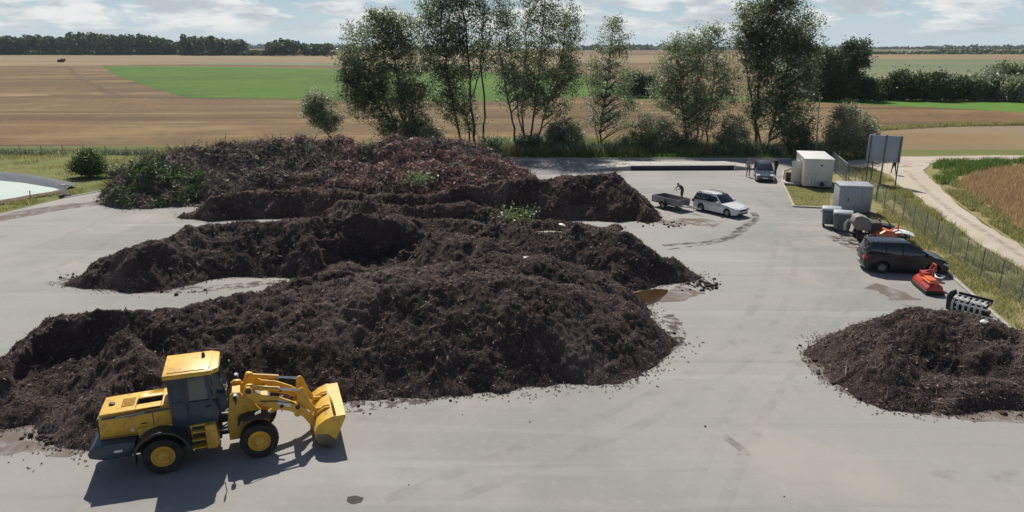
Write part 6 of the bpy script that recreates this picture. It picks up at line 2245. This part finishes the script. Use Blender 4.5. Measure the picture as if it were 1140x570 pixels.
def mower():
    a, c = P(1014.5, 315.5), P(1036, 333.5)
    hd = math.atan2(c.y - a.y, c.x - a.x)
    L = (c - a).length
    t = thing('flail_mower', 'red flail mower with black skirt standing in front of the people carrier', 'mower', a, hd)
    print('mower', L, math.degrees(hd))
    L = max(1.6, min(L, 2.3))
    t.scale = (0.86, 0.86, 0.9)
    # y points away from the camera (to the left of heading)
    b = MB()
    prof = [(0.0, 0.22), (0.02, 0.40), (0.22, 0.62), (0.55, 0.70), (0.85, 0.58), (0.95, 0.40), (0.95, 0.22)]
    vs = [(0.0, y, z) for y, z in prof] + [(L, y, z) for y, z in prof]
    n = len(prof)
    b.add(vs, [tuple(range(n - 1, -1, -1)), tuple(range(n, 2 * n))] + [(i, (i + 1) % n, n + (i + 1) % n, n + i) for i in range(n)])
    b.build('housing', M['red_paint'], t, bevel=0.03)
    b = MB()
    vs = [(-0.03, -0.03, 0.06), (L + 0.03, -0.03, 0.06), (L + 0.03, 0.98, 0.06), (-0.03, 0.98, 0.06), (-0.03, -0.03, 0.26), (L + 0.03, -0.03, 0.26), (L + 0.03, 0.98, 0.26), (-0.03, 0.98, 0.26)]
    b.add(vs, [(3, 2, 1, 0), (4, 5, 6, 7), (0, 1, 5, 4), (1, 2, 6, 5), (2, 3, 7, 6), (3, 0, 4, 7)])
    b.build('skirt', M['plastic_black'], t, bevel=0.02)
    b = MB()
    b.box(L * 0.45, L * 0.97, 0.12, 0.70, 0.66, 0.74)
    b.prism([(L * 0.45, 0.70), (L * 0.5, 0.86), (L * 0.9, 0.86), (L * 0.97, 0.70)], 0.2, 0.62)
    b.build('guard_plate', M['orange_paint'], t, bevel=0.02)
    b = MB()
    b.box(L * 0.12, L * 0.40, 0.25, 0.65, 0.66, 0.95)
    b.tube([(L * 0.26, 0.45, 0.95), (L * 0.26, 0.75, 1.05), (L * 0.26, 1.1, 1.0)], 0.06, 10)
    b.build('gearbox', M['red_paint'], t, bevel=0.03)
    b = MB()
    b.bar((L * 0.1, 0.7, 0.6), (L * 0.1, 1.0, 1.35), 0.08, 0.1, up=(1, 0, 0))
    b.bar((L * 0.42, 0.7, 0.6), (L * 0.3, 1.0, 1.35), 0.08, 0.1, up=(1, 0, 0))
    b.bar((L * 0.08, 1.0, 1.35), (L * 0.32, 1.0, 1.35), 0.1, 0.1)
    b.bar((L * 0.1, 0.8, 0.55), (L * 0.1, 1.35, 0.5), 0.08, 0.1)
    b.bar((L * 0.6, 0.8, 0.55), (L * 0.6, 1.35, 0.5), 0.08, 0.1)
    b.build('hitch', M['red_paint'], t, bevel=0.015, seg=1)
    b = MB()
    for k in range(3):
        pts = [(L * 0.55 + 0.34 * math.cos(a) * (1 + .06 * k), 1.05 + 0.24 * math.sin(a), 0.80 + 0.05 * k + 0.05 * math.sin(2 * a)) for a in [2 * math.pi * q / 20 for q in range(21)]]
        b.tube(pts, 0.022, 6)
    b.build('hose', M['galv'], t)
    b = MB()
    b.tube([(0.1, 1.02, 0.1), (L - 0.1, 1.02, 0.1)], 0.1, 14)
    b.build('roller', M['dark_iron'], t)


mower()


def cultivator():
    a, c = P(1053, 345), P(1098, 357.5)
    hd = math.atan2(c.y - a.y, c.x - a.x)
    L = (c - a).length
    t = thing('cultivator', 'black cultivator with a row of pale curved tines against the kerb behind the lone heap', 'cultivator', a, hd)
    print('cult', L, math.degrees(hd))
    t.scale = (0.92, 0.88, 0.88)
    K = M['plastic_black']
    b = MB()
    b.bar((0, 0.75, 0.78), (L, 0.75, 0.78), 0.12)
    b.bar((0, 0.25, 0.62), (L, 0.25, 0.62), 0.10)
    for x in (0.05, L * 0.5, L - 0.05):
        b.bar((x, 0.25, 0.62), (x, 0.75, 0.78), 0.09)
    b.prism([(-0.12, 0.0), (-0.16, 0.75), (-0.02, 1.05), (0.06, 0.9), (0.06, 0.0)], 0.2, 0.85)
    b.build('frame', K, t, bevel=0.012, seg=1)
    b = MB()
    b.prism([(0.15, 0.80), (0.15, 0.96), (L, 0.96), (L, 0.80)], 0.82, 0.86)
    b.build('back_plate', K, t)
    n = 6
    for k in range(n):
        x = 0.25 + k * (L - 0.45) / (n - 1)
        b = MB()
        pts = [(0.72, 0.80), (0.45, 0.86), (0.15, 0.74), (-0.02, 0.48), (0.0, 0.20), (0.12, 0.01)]
        vs, fs = [], []
        for (y, z) in pts:
            vs += [(x - 0.06, y, z), (x + 0.06, y, z), (x + 0.06, y + 0.02, z + 0.035), (x - 0.06, y + 0.02, z + 0.035)]
        for i in range(len(pts) - 1):
            for q in range(4):
                fs.append((i * 4 + q, i * 4 + (q + 1) % 4, (i + 1) * 4 + (q + 1) % 4, (i + 1) * 4 + q))
        fs += [(0, 1, 2, 3), tuple((len(pts) - 1) * 4 + q for q in (3, 2, 1, 0))]
        b.add(vs, fs)
        b.build('tine', M['galv'], t)
    b = MB()
    b.tube([(0.1, 0.9, 0.17), (L - 0.1, 0.9, 0.17)], 0.17, 14)
    b.build('roller', M['dark_iron'], t)


cultivator()


# ================================================================== STREET LAMP, BILLBOARD, POLES
def street_lamp():
    base = P(907.6, 173)
    t = thing('street_lamp', 'grey street lamp with curved arm behind the white cabin', 'street lamp', base)
    top = D(912.8, 108, base.y) - base
    head = D(894.5, 101.5, base.y) - base
    b = MB()
    b.tube([(0, 0, -0.1), (0.02, 0, 1.0), (top.x * 0.5, 0, top.z * 0.5), (top.x, 0, top.z)], [0.11, 0.10, 0.075, 0.05], 10)
    b.build('pole', M['galv'], t)
    b = MB()
    b.tube([(top.x, 0, top.z - 0.1), (top.x - 0.08, 0, top.z + 0.4), (top.x - 0.5, 0, top.z + 0.66), (head.x + 0.4, 0, head.z)], [0.045, 0.042, 0.04, 0.036], 8)
    b.build('arm', M['galv'], t)
    b = MB()
    b.prism([(head.x - 0.35, head.z - 0.05), (head.x - 0.3, head.z + 0.10), (head.x + 0.3, head.z + 0.09), (head.x + 0.45, head.z), (head.x + 0.3, head.z - 0.07)], -0.15, 0.15)
    b.build('lamp_head', M['bin_lid'], t, bevel=0.03)


street_lamp()


def billboard():
    l, c = P(962.5, 203.5), P(997.5, 206)
    hd = math.atan2(c.y - l.y, c.x - l.x)
    w = (c - l).length
    zt, zb = 4.45, 2.05
    t = thing('billboard', 'large billboard on steel posts seen from its grey-blue back beside the gravel road', 'billboard', l, hd)
    b = MB()
    b.box(-0.05, w + 0.05, 0.05, 0.10, zb, zt)
    pn = b.build('panel', M['panel_back'], t, bevel=0.01)
    b = MB()
    for k in range(3):
        z = zb + 0.2 + k * (zt - zb - 0.4) / 2
        b.box(-0.03, w + 0.03, 0.02, 0.05, z - 0.03, z + 0.03)
    for k in range(7):
        x = k * w / 6
        b.box(x - 0.015, x + 0.015, 0.03, 0.05, zb, zt)
    b.build('panel_rib', M['panel_back'], pn)
    for x in (0.08, w * 0.5, w - 0.08):
        b = MB()
        b.box(x - 0.05, x + 0.05, -0.07, 0.02, -0.1, zt + 0.02)
        p_ = b.build('post', M['fence_post'], t)
        b = MB()
        b.bar((x, -1.3, -0.05), (x, -0.03, zb + 0.6), 0.06)
        b.build('strut', M['fence_post'], t)
    # second, narrow wing seen edge-on at the left
    b = MB()
    M4 = Matrix.Translation((-0.1, 0.1, 0)) @ Matrix.Rotation(R(72), 4, 'Z')
    b.box(0, 1.9, 0.0, 0.05, zb, zt, M=M4)
    b.build('side_panel', M['panel_back'], t, bevel=0.01)
    b = MB()
    b.box(1.75, 1.85, -0.09, 0.0, -0.1, zt, M=M4)
    b.build('post', M['fence_post'], t)


billboard()
q = thing('steel_pole', 'thin tall steel pole in front of the billboard by the wire fence', 'pole', P(975.6, 222.5))
b = MB()
b.tube([(0, 0, -0.1), (0.18, 0, 5.3)], [0.05, 0.035], 8)
b.build('shaft', M['fence_post'], q)
b = MB()
b.lathe([(0.0, 5.38), (0.05, 5.36), (0.06, 5.28), (0.0, 5.26)], (0.18, 0, 0), 'z', 8)
b.build('cap', M['plastic_black'], q)


# ================================================================== FENCES AND GATE
def fence(label, p0, p1, n, h, post_r, mesh_h=None, panel=True, lean=0.0):
    a, c = Vector(p0), Vector(p1)
    d_ = (c - a)
    L = d_.length
    t = thing('wire_fence', label, 'fence', a, math.atan2(d_.y, d_.x))
    for k in range(n + 1):
        b = MB()
        x = k * L / n
        dx, dy = random.uniform(-.04, .04), random.uniform(-.04, .04)
        b.tube([(x, 0, -0.15), (x + dx, dy, h + 0.06)], post_r, 6)
        b.lathe([(0.0, h + 0.09), (post_r * 1.2, h + 0.08), (post_r * 1.2, h + 0.05), (0.0, h + 0.05)], (x + dx, dy, 0), 'z', 6)
        b.build('post', M['fence_post'], t)
    b = MB()
    for z in (0.12, h * 0.5, h - 0.02):
        b.tube([(k * L / n, 0.035, z + random.uniform(-.01, .01)) for k in range(n + 1)], 0.006, 4)
    b.build('tension_wire', M['fence_post'], t)
    if panel:
        me = bpy.data.meshes.new('mesh_panel')
        vs, fs, uv = [], [], []
        for k in range(n + 1):
            x = k * L / n
            vs += [(x, 0.03, 0.02), (x, 0.03, h)]
        for k in range(n):
            fs.append((2 * k, 2 * k + 2, 2 * k + 3, 2 * k + 1))
            x0, x1 = k * L / n, (k + 1) * L / n
            uv += [(x0, 0.02), (x1, 0.02), (x1, h), (x0, h)]
        me.from_pydata(vs, [], fs)
        ul = me.uv_layers.new(name='UVMap')
        for i, u in enumerate(uv):
            ul.data[i].uv = u
        me.materials.append(M['chain_link'])
        link('mesh_panel', me, t)
    return t


fa, fb = P(1135.4, 336.5), P(984, 229.8)
dd = (fb - fa) / 10
fence('chain link fence on thin posts along the verge beside the gravel road', fa - dd * 5, fb + dd * 1, 16, 1.45, 0.03)
fence('short return of chain link fence between billboard and gate', fb + dd * 1, P(944, 203), 4, 1.45, 0.03)
fence('low wire fence across the grassy bank far left behind the pond', P(-70, 171.5), P(262, 174.5), 14, 1.1, 0.035, panel=True)


def gate():
    a, c = P(941.5, 201.8), P(925.5, 186.5)
    d_ = c - a
    L = d_.length
    t = thing('metal_gate', 'open metal gate leaf with pale top rail behind the white cabin', 'gate', a, math.atan2(d_.y, d_.x))
    h = 1.65
    b = MB()
    b.tube([(0, 0, -0.1), (0, 0, h + 0.15)], 0.055, 8)
    b.build('post', M['galv'], t)
    b = MB()
    b.bar((0, 0, h), (L, 0, h), 0.08)
    b.bar((0, 0, 0.15), (L, 0, 0.15), 0.06)
    b.bar((L, 0, 0.12), (L, 0, h), 0.07, up=(1, 0, 0))
    b.bar((L * .5, 0, 0.12), (L * .5, 0, h), 0.05, up=(1, 0, 0))
    b.build('frame', M['galv'], t)
    b = MB()
    for k in range(int(L / 0.16)):
        x = 0.12 + k * 0.16
        b.bar((x, 0, 0.15), (x, 0, h), 0.018, up=(1, 0, 0))
    b.build('bars', M['galv'], t)


gate()

# ================================================================== POND
def pond():
    z = -0.02
    sheet('pond_water', [(-200, 262), (-60, 237), (0, 224.3), (30, 218.8), (58, 214.6), (70, 212.2), (60, 208.8), (25, 203.2), (0, 200.8), (-80, 197), (-300, 196)], z, M['pond'], label='pale green water of the lined pond')
    inner = [(-300, 196.2), (-80, 197.2), (0, 201), (25, 203.4), (60, 209.2), (71, 212.4)]
    outer = [(-300, 188), (-80, 189.5), (0, 193.2), (25, 195.2), (60, 200.8), (86, 207)]
    vs = []
    for (a, c) in zip(inner, outer):
        p, q_ = P(*a, -0.03), P(*c, 0.0)
        for u in np.linspace(0, 1, 5):
            r_ = p.lerp(q_, u)
            r_.z = -0.03 + 0.22 * math.sin(u * math.pi * 0.6) + random.uniform(-.03, .03)
            vs.append(r_)
    b = MB()
    b.add(vs, [(i * 5 + j, i * 5 + j + 1, (i + 1) * 5 + j + 1, (i + 1) * 5 + j) for i in range(len(inner) - 1) for j in range(4)])
    o = b.build('pond_liner', M['liner'], fix=False)
    tag(o, 'wrinkled black liner on the far bank of the pond', 'liner')
    b = MB()
    front = [(-200, 266), (-60, 241), (0, 228), (30, 222), (58, 217), (74, 213.6)]
    back = [(-200, 262), (-60, 237), (0, 224.2), (30, 218.7), (58, 214.5), (70, 211.8)]
    vs = []
    for (a, c) in zip(front, back):
        p, q_ = P(*a, -0.05), P(*c, -0.05)
        for u, zz in ((0, 0.0), (0.35, 0.14), (0.7, 0.14), (1, -0.06)):
            r_ = p.lerp(q_, u)
            r_.z = zz + random.uniform(-.03, .03)
            vs.append(r_)
    b.add(vs, [(i * 4 + j, i * 4 + j + 1, (i + 1) * 4 + j + 1, (i + 1) * 4 + j) for i in range(len(front) - 1) for j in range(3)])
    o = b.build('pond_bank', M['dirt'], fix=False)
    tag(o, 'brown earth bank along the near side of the pond', kind='structure')


pond()
q = thing('marker_post', 'short white marker post at the corner of the pond', 'post', P(72.5, 218.5))
b = MB()
b.box(-0.14, 0.14, -0.14, 0.14, -0.1, 0.95)
b.build('shaft', M['white_paint'], q, bevel=0.02)
b = MB()
b.box(-0.18, 0.18, -0.18, 0.18, 0.95, 1.02)
b.build('cap', M['concrete'], q, bevel=0.015)
b = MB()
b.box(-0.34, 0.34, -0.34, 0.34, -0.1, 0.16)
b.build('foot', M['dirt'], q, bevel=0.03)
q = thing('pipe_stub', 'thin dark pipe standing on the near pond bank', 'pipe', P(34, 220.5))
b = MB()
b.tube([(0, 0, -0.1), (0.02, 0, 0.6)], 0.04, 8)
b.build('tube', M['fence_post'], q)
b = MB()
b.lathe([(0.0, 0.64), (0.06, 0.63), (0.06, 0.58), (0.0, 0.58)], (0.02, 0, 0), 'z', 8)
b.build('cap', M['plastic_black'], q)


# ================================================================== HAZE
b = MB()
b.box(-5200, 5200, -5150, 5300, -1.2, 62.0)
m = bpy.data.materials.new('haze')
m.use_nodes = True
m.node_tree.nodes.clear()
h = NT(m.node_tree)
vo = h.n('ShaderNodeVolumePrincipled', ins={'Color': (0.72, 0.82, 0.95, 1), 'Density': 0.00005, 'Anisotropy': 0.2})
oo = h.n('ShaderNodeOutputMaterial')
m.node_tree.links.new(vo.outputs[0], oo.inputs['Volume'])
hz = b.build('haze', m, smooth=False)
tag(hz, 'thin summer haze over the farmland', kind='stuff')
